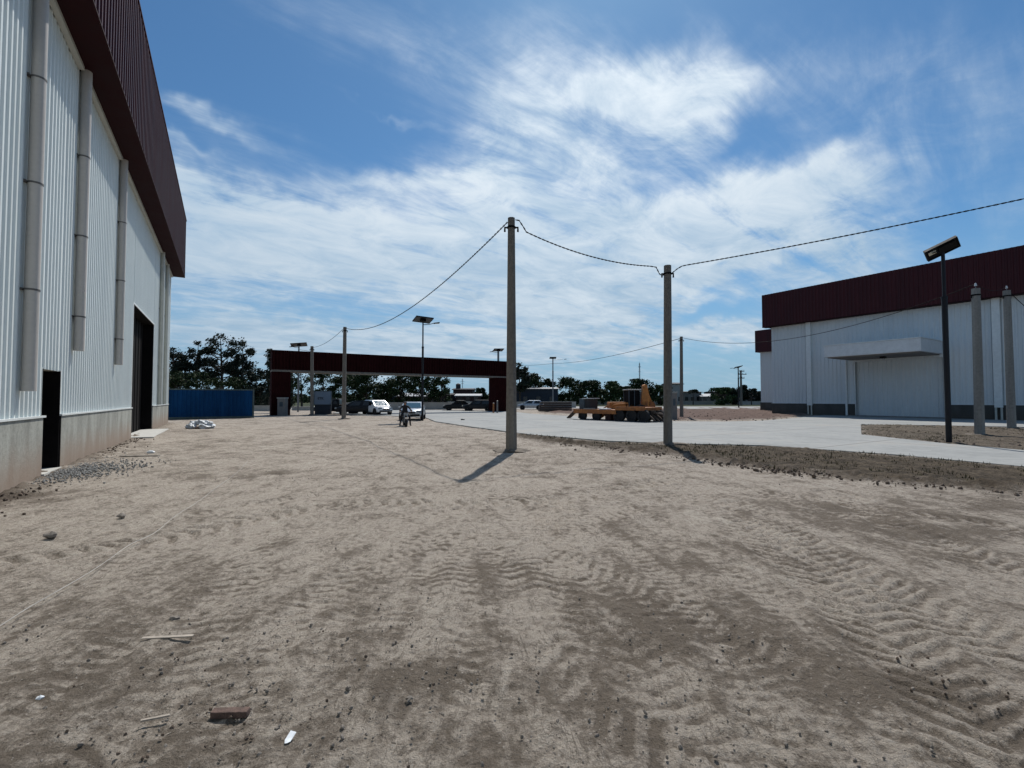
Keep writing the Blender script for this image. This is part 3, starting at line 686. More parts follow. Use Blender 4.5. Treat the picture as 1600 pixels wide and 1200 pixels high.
p2 = pole('utility_pole', 'concrete pole at the edge of the concrete road, right of the tallest pole', (1043.5, 1043), 695, 415, .155, .125, M['pole'], group=GP)
p3 = pole('utility_pole', 'slim concrete pole between the parked white car and the white sign panel', (537, 539), 655, 511, .17, .13, M['pole'], group=GP)
p4 = pole('utility_pole', 'concrete pole in front of the maroon portal beside the white sign panel', (487.5, 487.5), 649, 541, .17, .14, M['pole'], group=GP)
p5 = pole('utility_pole', 'dark concrete pole on the far dirt behind the road, left of the right warehouse', (1065, 1064.5), 653, 526, .15, .12, M['pole'], group=GP)
p6 = pole('utility_pole', 'pale concrete pole on the dirt island just right of the black lamp post', (1531, 1524.5), 681, 451, .185, .155, M['polel'], group=GP, insul=True)
p7 = pole('utility_pole', 'pale concrete pole farthest right, standing before the right warehouse', (1581, 1573), 671, 454, .19, .16, M['polel'], group=GP, insul=True)
# pole out of frame on the right that carries the cable
pr = Vector((18, 9.5, 7.45))
tt = thing('utility_pole', 'concrete pole on the verge outside the right edge of the view', 'pole', (18, 9.5, 0), 0, GP)
MB().cyl((0, 0, -.3), (0, 0, 7.6), .18, .13, 8, ph=pi / 8).build('shaft', M['pole'], tt, smooth=True, angle=25)

def cable(name, label, pts, r_=.011, twist=True, pitch=.30, off=.013, n=5, material=None, cat='cable', group='overhead cables'):
    P = [Vector(p) for p in pts]; m_ = MB()
    if twist:
        L = 0; out = ([], [])
        seg = []
        for i in range(len(P) - 1):
            k_ = max(1, int((P[i + 1] - P[i]).length / .05))
            for j in range(k_): seg.append(P[i].lerp(P[i + 1], j / k_))
        seg.append(P[-1]); prev = seg[0]
        for i, p in enumerate(seg):
            t = (seg[min(i + 1, len(seg) - 1)] - seg[max(i - 1, 0)]).normalized(); L += (p - prev).length; prev = p
            a = t.cross(Vector((0, 0, 1))).normalized(); b = t.cross(a)
            for s_ in (0, 1):
                q = L / pitch * 2 * pi + s_ * pi; out[s_].append(p + (a * cos(q) + b * sin(q)) * off)
        for s_ in (0, 1): m_.tube(out[s_], r_, n)
    else: m_.tube(P, r_, n)
    o = m_.build(name, material or M['cable'], smooth=True); tag(o, label, cat, group); return o
def sag(a, b, s_, n=40):
    a = Vector(a); b = Vector(b); return [a.lerp(b, i / n) + Vector((0, 0, -4 * s_ * (i / n) * (1 - i / n))) for i in range(n + 1)]
CT = 0.0
c1 = p1 + Vector((-.12, 0, -.12)); c1b = p1 + Vector((.12, 0, -.05))
c3 = p3 + Vector((.1, 0, -.1)); c4 = p4 + Vector((.1, 0, -.12))
cable('overhead_cable', 'twisted black cable sagging from the tallest pole down to the left pole', sag(c1, c3, 1.15), .011, off=.014, pitch=.38)
cable('overhead_cable', 'short black cable between the two concrete poles near the portal', sag(c3 + Vector((-.2, 0, 0)), c4, .3, 20), .016, False)
k2 = p2 + Vector((-.22, 0, -.34)); e2 = p2 + Vector((-.62, 0, -.02))
pp = [c1b, c1b + Vector((.12, 0, -.02)), c1b + Vector((.26, .05, -.22))]
mid = sag(c1b + Vector((.34, .1, -.34)), e2, .22, 30)
cable('overhead_cable', 'twisted black cable from the tallest pole to the pole at the road edge', pp + mid + [e2.lerp(k2, .3) + Vector((.10, 0, .06)), e2.lerp(k2, .75) + Vector((.03, 0, -.03)), k2, k2 + Vector((.12, -.02, -.0))], .011, off=.012, pitch=.30)
k3 = p2 + Vector((.14, 0, -.28)); k4 = p2 + Vector((.5, 0, -.02))
cable('overhead_cable', 'twisted black cable running from the road-edge pole up to the right edge', [k3, k3.lerp(k4, .5) + Vector((0, 0, .02)), k4] + sag(k4 + Vector((.15, -.07, .02)), pr, .16, 40), .011, off=.012, pitch=.30)
lk = A(1475, 484, 34); 
cable('overhead_cable', 'thin dark wire from the far pole across the right warehouse to the pale poles', sag(p5 + Vector((.1, 0, -.1)), p6 + Vector((0, 0, .2)), 1.3), .016, False)
cable('overhead_cable', 'thin wire joining the tops of the two pale poles on the right', sag(p6 + Vector((0, 0, .2)), p7 + Vector((0, 0, .2)), .25, 14), .010, False)
cable('overhead_cable', 'loose black wire drooping off the farthest right pale pole', sag(p7 + Vector((.1, -.05, -.1)), W(48.6, 2, 6.2), 2.4, 24), .018, False)
cable('overhead_cable', 'faint thin wire crossing the sky behind the poles above the trees', sag(A(864, 568, 80), p5 + Vector((-.1, 0, -.15)), .5), .022, False)
cable('overhead_cable', 'faint thin wire crossing the sky above the maroon portal', sag(A(864, 568, 80), A(466, 546, 56), 1.2), .022, False)

# ------------------------------------------------------------------ solar street lamps
def solar_lamp(label, base, h, panel_rot, r0=.075, r1=.05, pw=1.35, pd=.8, arm=(.9, 0), double=False, colm=None):
    t = thing('solar_street_lamp', label, 'street lamp', base, 0, 'solar street lamps'); cm = colm or M['blackpole']
    m_ = MB(); m_.cyl((0, 0, -.2), (0, 0, h * .72), r0, r0, 12); m_.cyl((0, 0, h * .72), (0, 0, h * .735), r0 + .012, r0 + .012, 12); m_.cyl((0, 0, h * .735), (0, 0, h - .1), r1, r1, 12)
    m_.build('pole', cm, t, smooth=True)
    R_ = Euler(panel_rot).to_matrix().to_4x4(); mm = Matrix.Translation((0, 0, h + .06)) @ R_
    pb = MB(); pb.box(-pw / 2, pw / 2, -pd / 2, pd / 2, -.055, .0, mm); po = pb.build('solar_panel', M['panel'], t)
    fr = MB()
    for (x0, x1, y0, y1) in ((-pw / 2 - .03, pw / 2 + .03, -pd / 2 - .03, -pd / 2), (-pw / 2 - .03, pw / 2 + .03, pd / 2, pd / 2 + .03), (-pw / 2 - .03, -pw / 2, -pd / 2, pd / 2), (pw / 2, pw / 2 + .03, -pd / 2, pd / 2)): fr.box(x0, x1, y0, y1, -.07, .01, mm)
    fr.build('panel_frame', M['black'], po)
    bx = MB(); bx.box(-.2, .2, -.14, .14, -.19, -.056, mm); bx.build('battery_box', M['black'], po)
    if arm:
        ax, ay = arm; a = MB(); a.tube([(0, 0, h - .35), (ax * .5, ay * .5, h - .30), (ax * .8, ay * .8, h - .22)], .025, 8); ao = a.build('arm', cm, t)
        hd = MB(); hd.cbox((ax, ay, h - .20), (.45, .2, .07), (0, radians(-8) if ax > 0 else radians(8), atan2(ay, ax))); ho = hd.build('lamp_head', M['black'], ao, bevel=.015)
        le = MB(); le.cbox((ax, ay, h - .243), (.3, .13, .012), (0, 0, atan2(ay, ax))); le.build('lens', M['lens'], ho)
    return t
lb = G(1483, 693); lt = A(1473, 388, lb.y)
t = thing('solar_street_lamp', 'black solar street lamp with tilted panel standing on the dirt island at right', 'street lamp', lb, 0, 'solar street lamps')
h = lt.z; lx = lt.x - lb.x
m_ = MB(); m_.cyl((0, 0, -.2), (lx * .74, 0, h * .74), .088, .088, 14); m_.cyl((lx * .74, 0, h * .74), (lx * .75, 0, h * .75), .098, .098, 14); m_.cyl((lx * .75, 0, h * .75), (lx, 0, h - .05), .055, .055, 12)
m_.build('pole', M['blackpole'], t, smooth=True)
mm = Matrix.Translation((lx - .06, 0, h + .0)) @ Euler((radians(-46), radians(-25), radians(-36))).to_matrix().to_4x4()
pb = MB(); pb.box(-.45, .45, -.19, .19, -.07, .0, mm); po = pb.build('solar_panel', M['panel'], t)
fr = MB()
for q in ((-.485, .485, -.225, -.19), (-.485, .485, .19, .225), (-.485, -.45, -.19, .19), (.45, .485, -.19, .19)): fr.box(*q, -.11, .015, mm)
fr.build('panel_frame', M['black'], po)
q = MB(); q.box(-.40, -.18, -.10, .02, -.105, -.072, mm); q.build('lens', M['lens'], po)
q = MB(); q.box(-.1, .38, -.13, .13, -.13, -.072, mm); q.build('battery_box', M['black'], po)
q = MB(); q.tube([(lx, 0, h - .3), (lx - .02, 0, h - .05), (lx - .05, -.02, h + .06)], .04, 8); q.tube([(lx, 0, h - .22), (lx - .2, 0, h - .12), (lx - .38, 0, h - .18)], .018, 8); q.build('bracket', M['blackpole'], t)
solar_lamp('black solar street lamp with wide dark panel behind the grey car and rider', G(660, 657), 7.42, (radians(-12), radians(3), radians(28)), .075, .05, 1.25, 1.0, (1.0, .1))
solar_lamp('solar street lamp showing above the left end of the maroon portal', A(466, 640, 56) * Vector((1, 1, 0)) if False else Vector(((466 - 800) / 725 * 56, 56, 0)), 8.1, (radians(-14), radians(-6), radians(20)), .1, .09, 1.75, 1.1, (-.9, 0), colm=M['galv'])
solar_lamp('solar street lamp showing above the right end of the maroon portal', Vector(((778.5 - 800) / 725 * 62, 62, 0)), 8.1, (radians(-14), radians(-2), radians(20)), .16, .14, 1.3, .9, (-.9, 0), colm=M['galv'])
solar_lamp('far street lamp with small arms above the dark blue shed and trees', Vector(((864 - 800) / 725 * 82, 82, 0)), 8.8, (radians(-12), 0, 0), .12, .10, 1.1, .9, (2.2, 0), colm=M['galv'])
solar_lamp('far dark street lamp on the dirt beside the crossarm electricity pole', Vector(((1154 - 800) / 725 * 82, 82, 0)), 7.2, (radians(-12), radians(-12), 0), .11, .09, 1.3, .7, (-1.2, 0))
# electricity pole with crossarms, far right
t = thing('electricity_pole', 'far electricity pole with three crossarms among the bushes at right', 'pole', Vector(((1158 - 800) / 725 * 108, 108, 0)), 0)
MB().cyl((0, 0, 0), (0, 0, 8.2), .28, .2, 10).build('shaft', M['pole'], t, smooth=True)
for i, (z, w_) in enumerate(((7.9, .8), (7.2, 1.3), (6.3, .8))):
    q = MB(); q.box(-w_ * .4, w_ * 1.0, -.08, .08, z, z + .16); cr = q.build('crossarm', M['galv'], t)
    for s_ in (-.3, .35, .9): MB().cyl((w_ * s_, 0, z + .16), (w_ * s_, 0, z + .42), .07, .05, 8).build('insulator', M['grey'], cr)
t2 = thing('radio_mast', 'thin lattice radio mast rising above the far trees behind the backhoe', 'mast', Vector(((999.5 - 800) / 725 * 170, 170, 0)), 0)
q = MB()
for i in range(3): a = i * 2 * pi / 3; q.cyl((.3 * cos(a), .3 * sin(a), 0), (.12 * cos(a), .12 * sin(a), 14.5), .07, .05, 6)
for k_ in range(24):
    z = .3 + k_ * .6; 
    for i in range(3):
        a = i * 2 * pi / 3; b_ = a + 2 * pi / 3; q.cyl((.28 * cos(a), .28 * sin(a), z), (.26 * cos(b_), .26 * sin(b_), z + .6), .03, .03, 5)
q.build('lattice', M['galv'], t2)
MB().box(-.5, .5, -.05, .05, 13.2, 13.35).build('antenna', M['galv'], t2); MB().box(-.4, .4, -.05, .05, 11.6, 11.72).build('antenna', M['galv'], t2); MB().cyl((0, 0, 14.4), (0, 0, 15.2), .05, .03, 6).build('antenna', M['galv'], t2)
t3 = thing('radio_mast', 'thin mast standing behind the dark red house seen under the portal', 'mast', Vector(((722.5 - 800) / 725 * 118, 118, 0)), 0)
q = MB(); q.cyl((0, 0, 0), (0, 0, 6.7), .10, .06, 8); q.build('pole', M['galv'], t3)
for w2, z2 in ((.5, 5.9), (.35, 5.4), (.25, 6.3)): MB().box(-w2, w2, -.03, .03, z2, z2 + .07).build('antenna', M['galv'], t3)

# ------------------------------------------------------------------ meter pillars, sign, walls
def pillar(label, px0, px1, base_py, top_py, depth=.6):
    b = G((px0 + px1) / 2, base_py); hh = A(px0, top_py, b.y).z; w_ = (px1 - px0) / F * b.y
    t = thing('meter_pillar', label, 'pillar', b, 0, 'grey masonry meter pillars')
    MB().box(-w_ / 2, w_ / 2, 0, depth, -.1, hh - .12).build('body', M['grey'], t, bevel=.02)
    MB().box(-w_ / 2 - .04, w_ / 2 + .04, -.04, depth + .04, hh - .118, hh).build('cap', M['palewall'], t, bevel=.01)
    q = MB(); q.box(-w_ * .22, w_ * .22, -.012, -.002, hh * .5, hh * .75); q.build('meter_box', M['steel'], t)
pillar('grey masonry meter pillar in front of the left pier of the maroon portal', 433, 445, 649.5, 621)
pillar('tall grey masonry meter pillar beside the road-edge pole, before the far dirt', 1049.5, 1058.5, 655.5, 612)

ts = thing('sign_board', 'pale blue white sign panel with dark letters on a dark base by the portal', 'sign', Vector((0, 0, 0)) + G(504, 647.5), radians(3))
Ys = G(504, 647.5).y; w_ = 25.5 / F * Ys; zt = A(504, 611.5, Ys).z; zm = A(504, 632, Ys).z
MB().box(-w_ / 2 + .04, w_ / 2 - .04, 0, .35, 0, zm).build('base', M['bluewall'], ts)
MB().box(-w_ / 2, w_ / 2, -.03, .12, zm + .002, zt).build('panel', M['signp'], ts, bevel=.015)
q = MB(); 
for (x0, x1, y0, y1) in ((-w_ / 2 - .04, w_ / 2 + .04, zt + .002, zt + .05), (-w_ / 2 - .04, w_ / 2 + .04, zm - .05, zm + .0), (-w_ / 2 - .04, -w_ / 2 - .002, zm + .002, zt), (w_ / 2 + .002, w_ / 2 + .04, zm + .002, zt)): q.box(x0, x1, -.05, .13, y0, y1)
q.build('frame', M['steel'], ts)
fc = bpy.data.curves.new('lettering', 'FONT'); fc.body = 'ETK'; fc.size = .34; fc.extrude = .006; fc.align_x = 'CENTER'; fc.offset = .012
fo = bpy.data.objects.new('lettering', fc); COL.objects.link(fo); dg = bpy.context.evaluated_depsgraph_get(); me = bpy.data.meshes.new_from_object(fo.evaluated_get(dg)); bpy.data.objects.remove(fo)
me.materials.clear(); me.materials.append(M['ink']); lo = bpy.data.objects.new('lettering', me); COL.objects.link(lo); lo.parent = ts
lo.location = (-w_ * .12, -.042, zm + (zt - zm) * .38); lo.rotation_euler = (pi / 2, 0, 0)

def low_wall(label, p0, p1, h_, th=.2, material='palewall', name='boundary_wall', cat='wall'):
    p0 = Vector(p0); p1 = Vector(p1); d = p1 - p0; t = thing(name, label, cat, (p0.x, p0.y, 0), atan2(d.y, d.x)); L = d.length
    MB().box(0, L, 0, th, -.2, h_ - .08).build('wall_body', M[material], t)
    MB().box(-.03, L + .03, -.04, th + .04, h_ - .078, h_).build('coping', M['palewall'], t)
low_wall('low pale wall across the entrance behind the parked cars', A(516, 640, 63), A(706, 640, 69), 1.08)
low_wall('short pale wall between the blue container and the left pier', A(394, 640, 60) , A(424, 640, 60), .72)
low_wall('pale wall seen under the portal left of the sign panel', A(456, 640, 63), A(486, 640, 63), .55)
low_wall('long thin pale roadside parapet beyond the green verge at right', A(856, 628, 122), A(1230, 628, 122), .95, .25)
low_wall('pale wall stretch behind the dark cars near the right pier', A(700, 640, 80), A(900, 640, 80), 1.1, .2)

# blue container
t = thing('shipping_container', 'dark blue shipping container on the dirt left of the maroon portal', 'container', W(-4.0, 44.0), ROTZ)
CL, CH, CW = 6.06, 2.38, 2.4
q = MB(); q.box(.06, CL - .06, .06, CW - .06, .12, CH - .05); corr(q, .055, .1, CL - .1, .2, CH - .1, .28, .045, -1, 'x'); q.build('body', M['blue'], t)
q = MB()
for x in (0, CL - .12):
    for y in (0, CW - .12): q.box(x, x + .12, y, y + .12, 0, CH)
q.box(.12, CL - .12, 0, .1, CH - .1, CH - .002); q.box(.12, CL - .12, CW - .1, CW, CH - .1, CH - .002); q.box(.12, CL - .12, 0, .08, .05, .18)
q.box(0, .1, .12, CW - .12, CH - .1, CH); q.box(CL - .1, CL, .12, CW - .12, CH - .1, CH)
q.build('frame', M['blueframe'], t)

# pile of sacks
sb = G(308, 670)
t = thing('sack_heap', 'heap of crumpled white plastic sacks on the dirt before the blue container', 'sacks', sb, 0)
rn = random.Random(4)
for i in range(9):
    x = rn.uniform(-.62, .62); y = rn.uniform(-.1, .6); z = .14 + (.24 if abs(x) < .35 and i % 2 else 0)
    q = MB(); q.blob((x, y, z), (rn.uniform(.22, .34), .26, .17), i + 5, 1, 3, .3); q.build('sack', M['sack'], t, smooth=True, angle=50)
q = MB(); q.blob((.55, .3, .34), (.28, .25, .14), 77, 1, 3, .3); q.blob((0, .25, .52), (.14, .12, .1), 78, 1, 2, .3); q.build('sack', M['sack'], t, smooth=True, angle=50)
q = MB(); q.blob((.3, -.12, .08), (.4, .18, .10), 79, 1, 3, .25); q.build('brown_sack', M['brickd'], t, smooth=True)

t.scale = (.78, .78, .78)
# ------------------------------------------------------------------ vehicles
def wheel(t, x, y, r_, w_, material='rim'):
    sg = 1 if y > 0 else -1
    q = MB(); n = 20
    prof = [(r_ * .62, -w_ / 2), (r_ * .93, -w_ / 2), (r_, -w_ / 2 + .03), (r_, w_ / 2 - .03), (r_ * .93, w_ / 2), (r_ * .62, w_ / 2)]
    rings = [[(x + cos(2 * pi * i / n) * a, y + b, r_ + sin(2 * pi * i / n) * a) for a, b in prof] for i in range(n)]
    vs = [p for g_ in rings for p in g_]; m6 = len(prof); fs = []
    for i in range(n):
        for j in range(m6): fs.append((i * m6 + j, i * m6 + (j + 1) % m6, ((i + 1) % n) * m6 + (j + 1) % m6, ((i + 1) % n) * m6 + j))
    q.add(vs, fs); to = q.build('wheel', M['tyre'], t, smooth=True)
    q = MB(); q.cyl((x, y - w_ * .3, r_), (x, y + w_ * .3, r_), r_ * .61, r_ * .61, 16); q.cyl((x, y + sg * w_ * .3, r_), (x, y + sg * w_ * .42, r_), r_ * .2, r_ * .15, 10)
    q.build('rim', M[material], to, smooth=True); return to
def car(name, label, loc, head, paint, L=4.1, Wd=1.7, H=1.46, style='hatch', cat='car', group='cars parked near the entrance'):
    t = thing(name, label, cat, loc, head, group); hl = L / 2; hw = Wd / 2; bz = .28; belt = .92 if style != 'pickup' else 1.02
    hood = .86 if style != 'van' else 1.05
    st = [(-hl, .45, .70, .80), (-hl + .07, .33, belt - .06, .93), (-hl + .45, bz, belt, .99), (-hl + 1.2, bz, belt, 1.0), (.15 * L, bz, belt, 1.0), (hl - 1.05, bz, belt - .01, .99), (hl - .55, bz, hood - .03, .97), (hl - .15, .31, hood - .14, .90), (hl, .42, .62, .80)]
    rings = []
    for x, zb, zt, k_ in st:
        w_ = hw * k_; rings.append([(x, -w_ * .92, zb), (x, -w_, zb + .12), (x, -w_, (zb + zt) / 2 + .06), (x, -w_ * .95, zt - .05), (x, -w_ * .86, zt), (x, w_ * .86, zt), (x, w_ * .95, zt - .05), (x, w_, (zb + zt) / 2 + .06), (x, w_, zb + .12), (x, w_ * .92, zb)])
    q = MB().loft(rings); q.build('body', M[paint], t, smooth=True, angle=40)
    # cabin
    if style == 'pickup': xr0, xr1, xf1, xf0 = -.35, -.28, .55, 1.15
    elif style == 'sedan': xr0, xr1, xf1, xf0 = -hl + .75, -hl + 1.35, .25, 1.0
    elif style == 'van': xr0, xr1, xf1, xf0 = -hl + .12, -hl + .22, .75, 1.35
    else: xr0, xr1, xf1, xf0 = -hl + .16, -hl + .55, .35, 1.12
    b, r_ = hw * .93, hw * .76; zb = belt - .03
    cab = [[(xr0, -b, zb), (xf0, -b, zb), (xf0, b, zb), (xr0, b, zb)], [(xr1 - .02, -r_ - .03, H - .06), (xf1 + .05, -r_ - .03, H - .06), (xf1 + .05, r_ + .03, H - .06), (xr1 - .02, r_ + .03, H - .06)], [(xr1 + .08, -r_ + .05, H), (xf1 - .1, -r_ + .05, H), (xf1 - .1, r_ - .05, H), (xr1 + .08, r_ - .05, H)]]
    q = MB().loft(cab); q.build('cabin', M[paint], t, smooth=True, angle=30)
    A_, B_ = cab[0], cab[1]
    def pane(p0, p1, p2, p3, ins, out, nm='window', mt='glass'):
        P = [Vector(v) for v in (p0, p1, p2, p3)]; c_ = sum(P, Vector()) / 4; P = [c_ + (v - c_) * ins for v in P]; nn = (P[1] - P[0]).cross(P[3] - P[0]).normalized() * out
        q_ = MB().slab(*[v + nn for v in P], out * .9); q_.build(nm, M[mt], t)
    pane(A_[1], A_[2], B_[2], B_[1], .88, .012, 'windscreen', 'glass' if paint.startswith('cdark') else 'cglass')
    pane(A_[3], A_[0], B_[0], B_[3], .84, .012, 'rear_window')
    for s_ in (0, 1):
        if s_ == 0: a0, a1, b1, b0 = A_[0], A_[1], B_[1], B_[0]
        else: a0, a1, b1, b0 = A_[2], A_[3], B_[3], B_[2]
        a0, a1, b1, b0 = map(Vector, (a0, a1, b1, b0))
        for u0, u1 in ((.06, .47), (.52, .94)):
            pane(a0.lerp(a1, u0), a0.lerp(a1, u1), b0.lerp(b1, u1), b0.lerp(b1, u0), .84, .012)
    for x in (-hl + .78, hl - .78):
        for y in (-hw + .08, hw - .08): wheel(t, x, y, .315, .21)
        for y in (-hw * .99, hw * .99): MB().cyl((x, y - .012, .33), (x, y + .012, .33), .37, .37, 18).build('wheel_arch', M['black'], t)
    for y in (-hw * .68, hw * .68):
        q = MB(); q.cbox((hl - .09, y, .67), (.16, .34, .15), (0, radians(-18), 0)); q.build('headlight', M['chead'], t, bevel=.02)
        q = MB(); q.cbox((-hl + .04, y * 1.1, .74), (.1, .2, .26)); q.build('tail_light', M['ctail'], t, bevel=.01)
        q = MB(); q.cbox((xf0 - .25, (hw + .07) * (1 if y > 0 else -1), belt + .06), (.1, .16, .11)); q.build('mirror', M[paint], t, bevel=.02)
    q = MB(); q.cbox((hl - .01, 0, .58), (.05, Wd * .42, .12)); q.build('grille', M['black'], t)
    for sx_ in (1, -1): MB().cbox((sx_ * (hl - .015), 0, .41), (.08, Wd * .78, .12)).build('bumper', M['black'], t, bevel=.02)
    if style == 'pickup':
        q = MB(); q.box(-hl + .1, -.4, -hw * .82, hw * .82, belt - .02, belt + .012); q.build('cargo_bed', M['black'], t)
    if style == 'van':
        for y in (-hw * .6, hw * .6): MB().box(xr1 + .2, xf1 - .2, y - .02, y + .02, H + .0, H + .05).build('roof_rail', M['galv'], t)
    return t
car('parked_car', 'white car with dark windows parked left of the grey car', G(589, 648), radians(-48), 'cwhite', 3.9, 1.68, 1.48, 'hatch')
car('parked_car', 'silver car facing the camera behind the motorcycle rider', G(645, 655.5), radians(-83), 'csilver', 4.0, 1.7, 1.36, 'hatch')
car('parked_car', 'black car parked between the slim concrete pole and the white car', G(557, 648), radians(200), 'cdark', 4.1, 1.7, 1.4, 'hatch')
car('parked_car', 'dark sedan seen side-on under the portal, left of the other dark car', G(717, 641.5), radians(185), 'cdark', 4.2, 1.75, 1.4, 'sedan')
car('parked_car', 'dark graphite car seen side-on against the right pier of the portal', G(748, 642.2), radians(172), 'cdarkblue', 4.2, 1.75, 1.46, 'hatch')
car('parked_car', 'silver hatchback seen side-on right of the tallest pole', G(829, 640.2), radians(178), 'csilver', 3.9, 1.7, 1.38, 'hatch')
car('pickup_truck', 'dark pickup truck in shade right of the sign panel, left of black car', G(528, 646.5), radians(185), 'cdark', 4.8, 1.8, 1.6, 'pickup', 'pickup')

# timber stack
t = thing('timber_stack', 'low dark brown timber stack behind the trailer ramps', 'timber', G(868, 643.5), radians(2))
for i in range(4):
    for j in range(5):
        q = MB(); q.box(-2.0 + (i * .07), 2.0 - (j * .05), j * .34, j * .34 + .28, .08 + i * .29, .08 + i * .29 + .24); q.build('beam', M['timber'], t)
# trailer
def trailer():
    Yb = G(960, 659).y
    a = G(898, 656); b = G(1034, 662); d = b - a; ang = atan2(d.y, d.x)
    t = thing('flatbed_trailer', 'rusty orange flatbed trailer with ramps standing at the road edge', 'trailer', a, ang); L = d.length
    s_ = L / 6.6
    q = MB(); q.box(-.1, 3.75, 0, 2.2, .70, .80); q.box(-.1, 3.75, -.03, .10, .52, .82); q.box(-.1, 3.75, 2.1, 2.23, .52, .82)
    for x in (.3, 1.2, 2.1, 3.0): q.box(x, x + .1, .1, 2.1, .55, .70)
    q.build('deck', M['rust'], t)
    q = MB(); q.box(3.76, 5.95, 0, 2.2, .90, 1.0); q.box(3.7, 6.0, -.03, .12, .80, 1.04); q.box(3.7, 6.0, 2.1, 2.23, .80, 1.04); q.box(3.70, 3.95, .12, 2.1, .45, .9); q.box(5.85, 6.0, .12, 2.1, .8, 1.0)
    q.build('raised_deck', M['rust'], t)
    q = MB(); q.box(3.8, 6.4, .6, .8, .62, .8); q.box(3.8, 6.4, 1.4, 1.6, .62, .8); q.tube([(6.0, .7, .7), (6.9, 1.1, .5)], .07, 6); q.tube([(6.0, 1.5, .7), (6.9, 1.1, .5)], .07, 6); q.cyl((6.9, 1.1, .42), (6.9, 1.1, .58), .12, .12, 10)
    q.build('drawbar', M['timber'], t)
    for x in (.65, 1.95):
        for y in (.16, 2.04): wheel(t, x, y, .36, .24, 'tyre')
    MB().box(3.95, 6.1, .35, 1.85, .25, .79).build('underdeck_shade', M['dark'], t)  # near-black box added for the shade under the raised deck
    for x in (3.95, 4.95, 5.85):
        for y in (.16, 2.04): wheel(t, x, y, .44, .28, 'tyre')
    for y in (.25, 1.6):
        q = MB(); q.slab((-1.0, y, .08), (-.1, y, .76), (-.1, y + .45, .76), (-1.0, y + .45, .08), -.07)
        q.build('ramp', M['timber'], t)
    q = MB()
    for i in range(4): q.cbox((6.25 + .12 * i, .3 + .35 * i, .42 - .03 * i), (.9, .10, .12), (0, radians(38), 0))
    q.build('stabiliser', M['timber'], t)
    for x, y in ((2.6, -.02), (3.3, -.02)):
        q = MB(); q.box(x, x + .45, .3, .8, .06, .50); q.build('tool_box', M['brick'], t)
    g = thing('generator', 'blue grey generator box standing on the left end of the rusty trailer', 'generator', a, ang)
    q = MB(); q.box(.02, .52, .5, 1.6, .81, 1.60); q.build('housing', M['steel'], g, bevel=.03)
    q = MB(); q.box(.522, .98, .55, 1.55, .81, 1.56); q.build('radiator_box', M['rooft'], g, bevel=.02)
    q = MB(); q.box(.5, 1.1, .4, 1.65, 1.605, 1.65); q.build('lid', M['white'], g)
    for i, (x, lab, mt) in enumerate(((1.05, 'pale folded board lying on the trailer deck by the generator', 'plank'), (2.5, 'white bundle lying midway along the rusty trailer deck', 'white'))):
        o = MB().cbox((0, 0, .05), (.55, .8, .09), (0, 0, .1)).build('board', M[mt], bevel=.02); tag(o, lab, 'board')
        pos = a + Vector((cos(ang), sin(ang), 0)) * x + Vector((-sin(ang), cos(ang), 0)) * .45; o.location = (pos.x, pos.y, .805); o.rotation_euler = (0, 0, ang)
trailer()
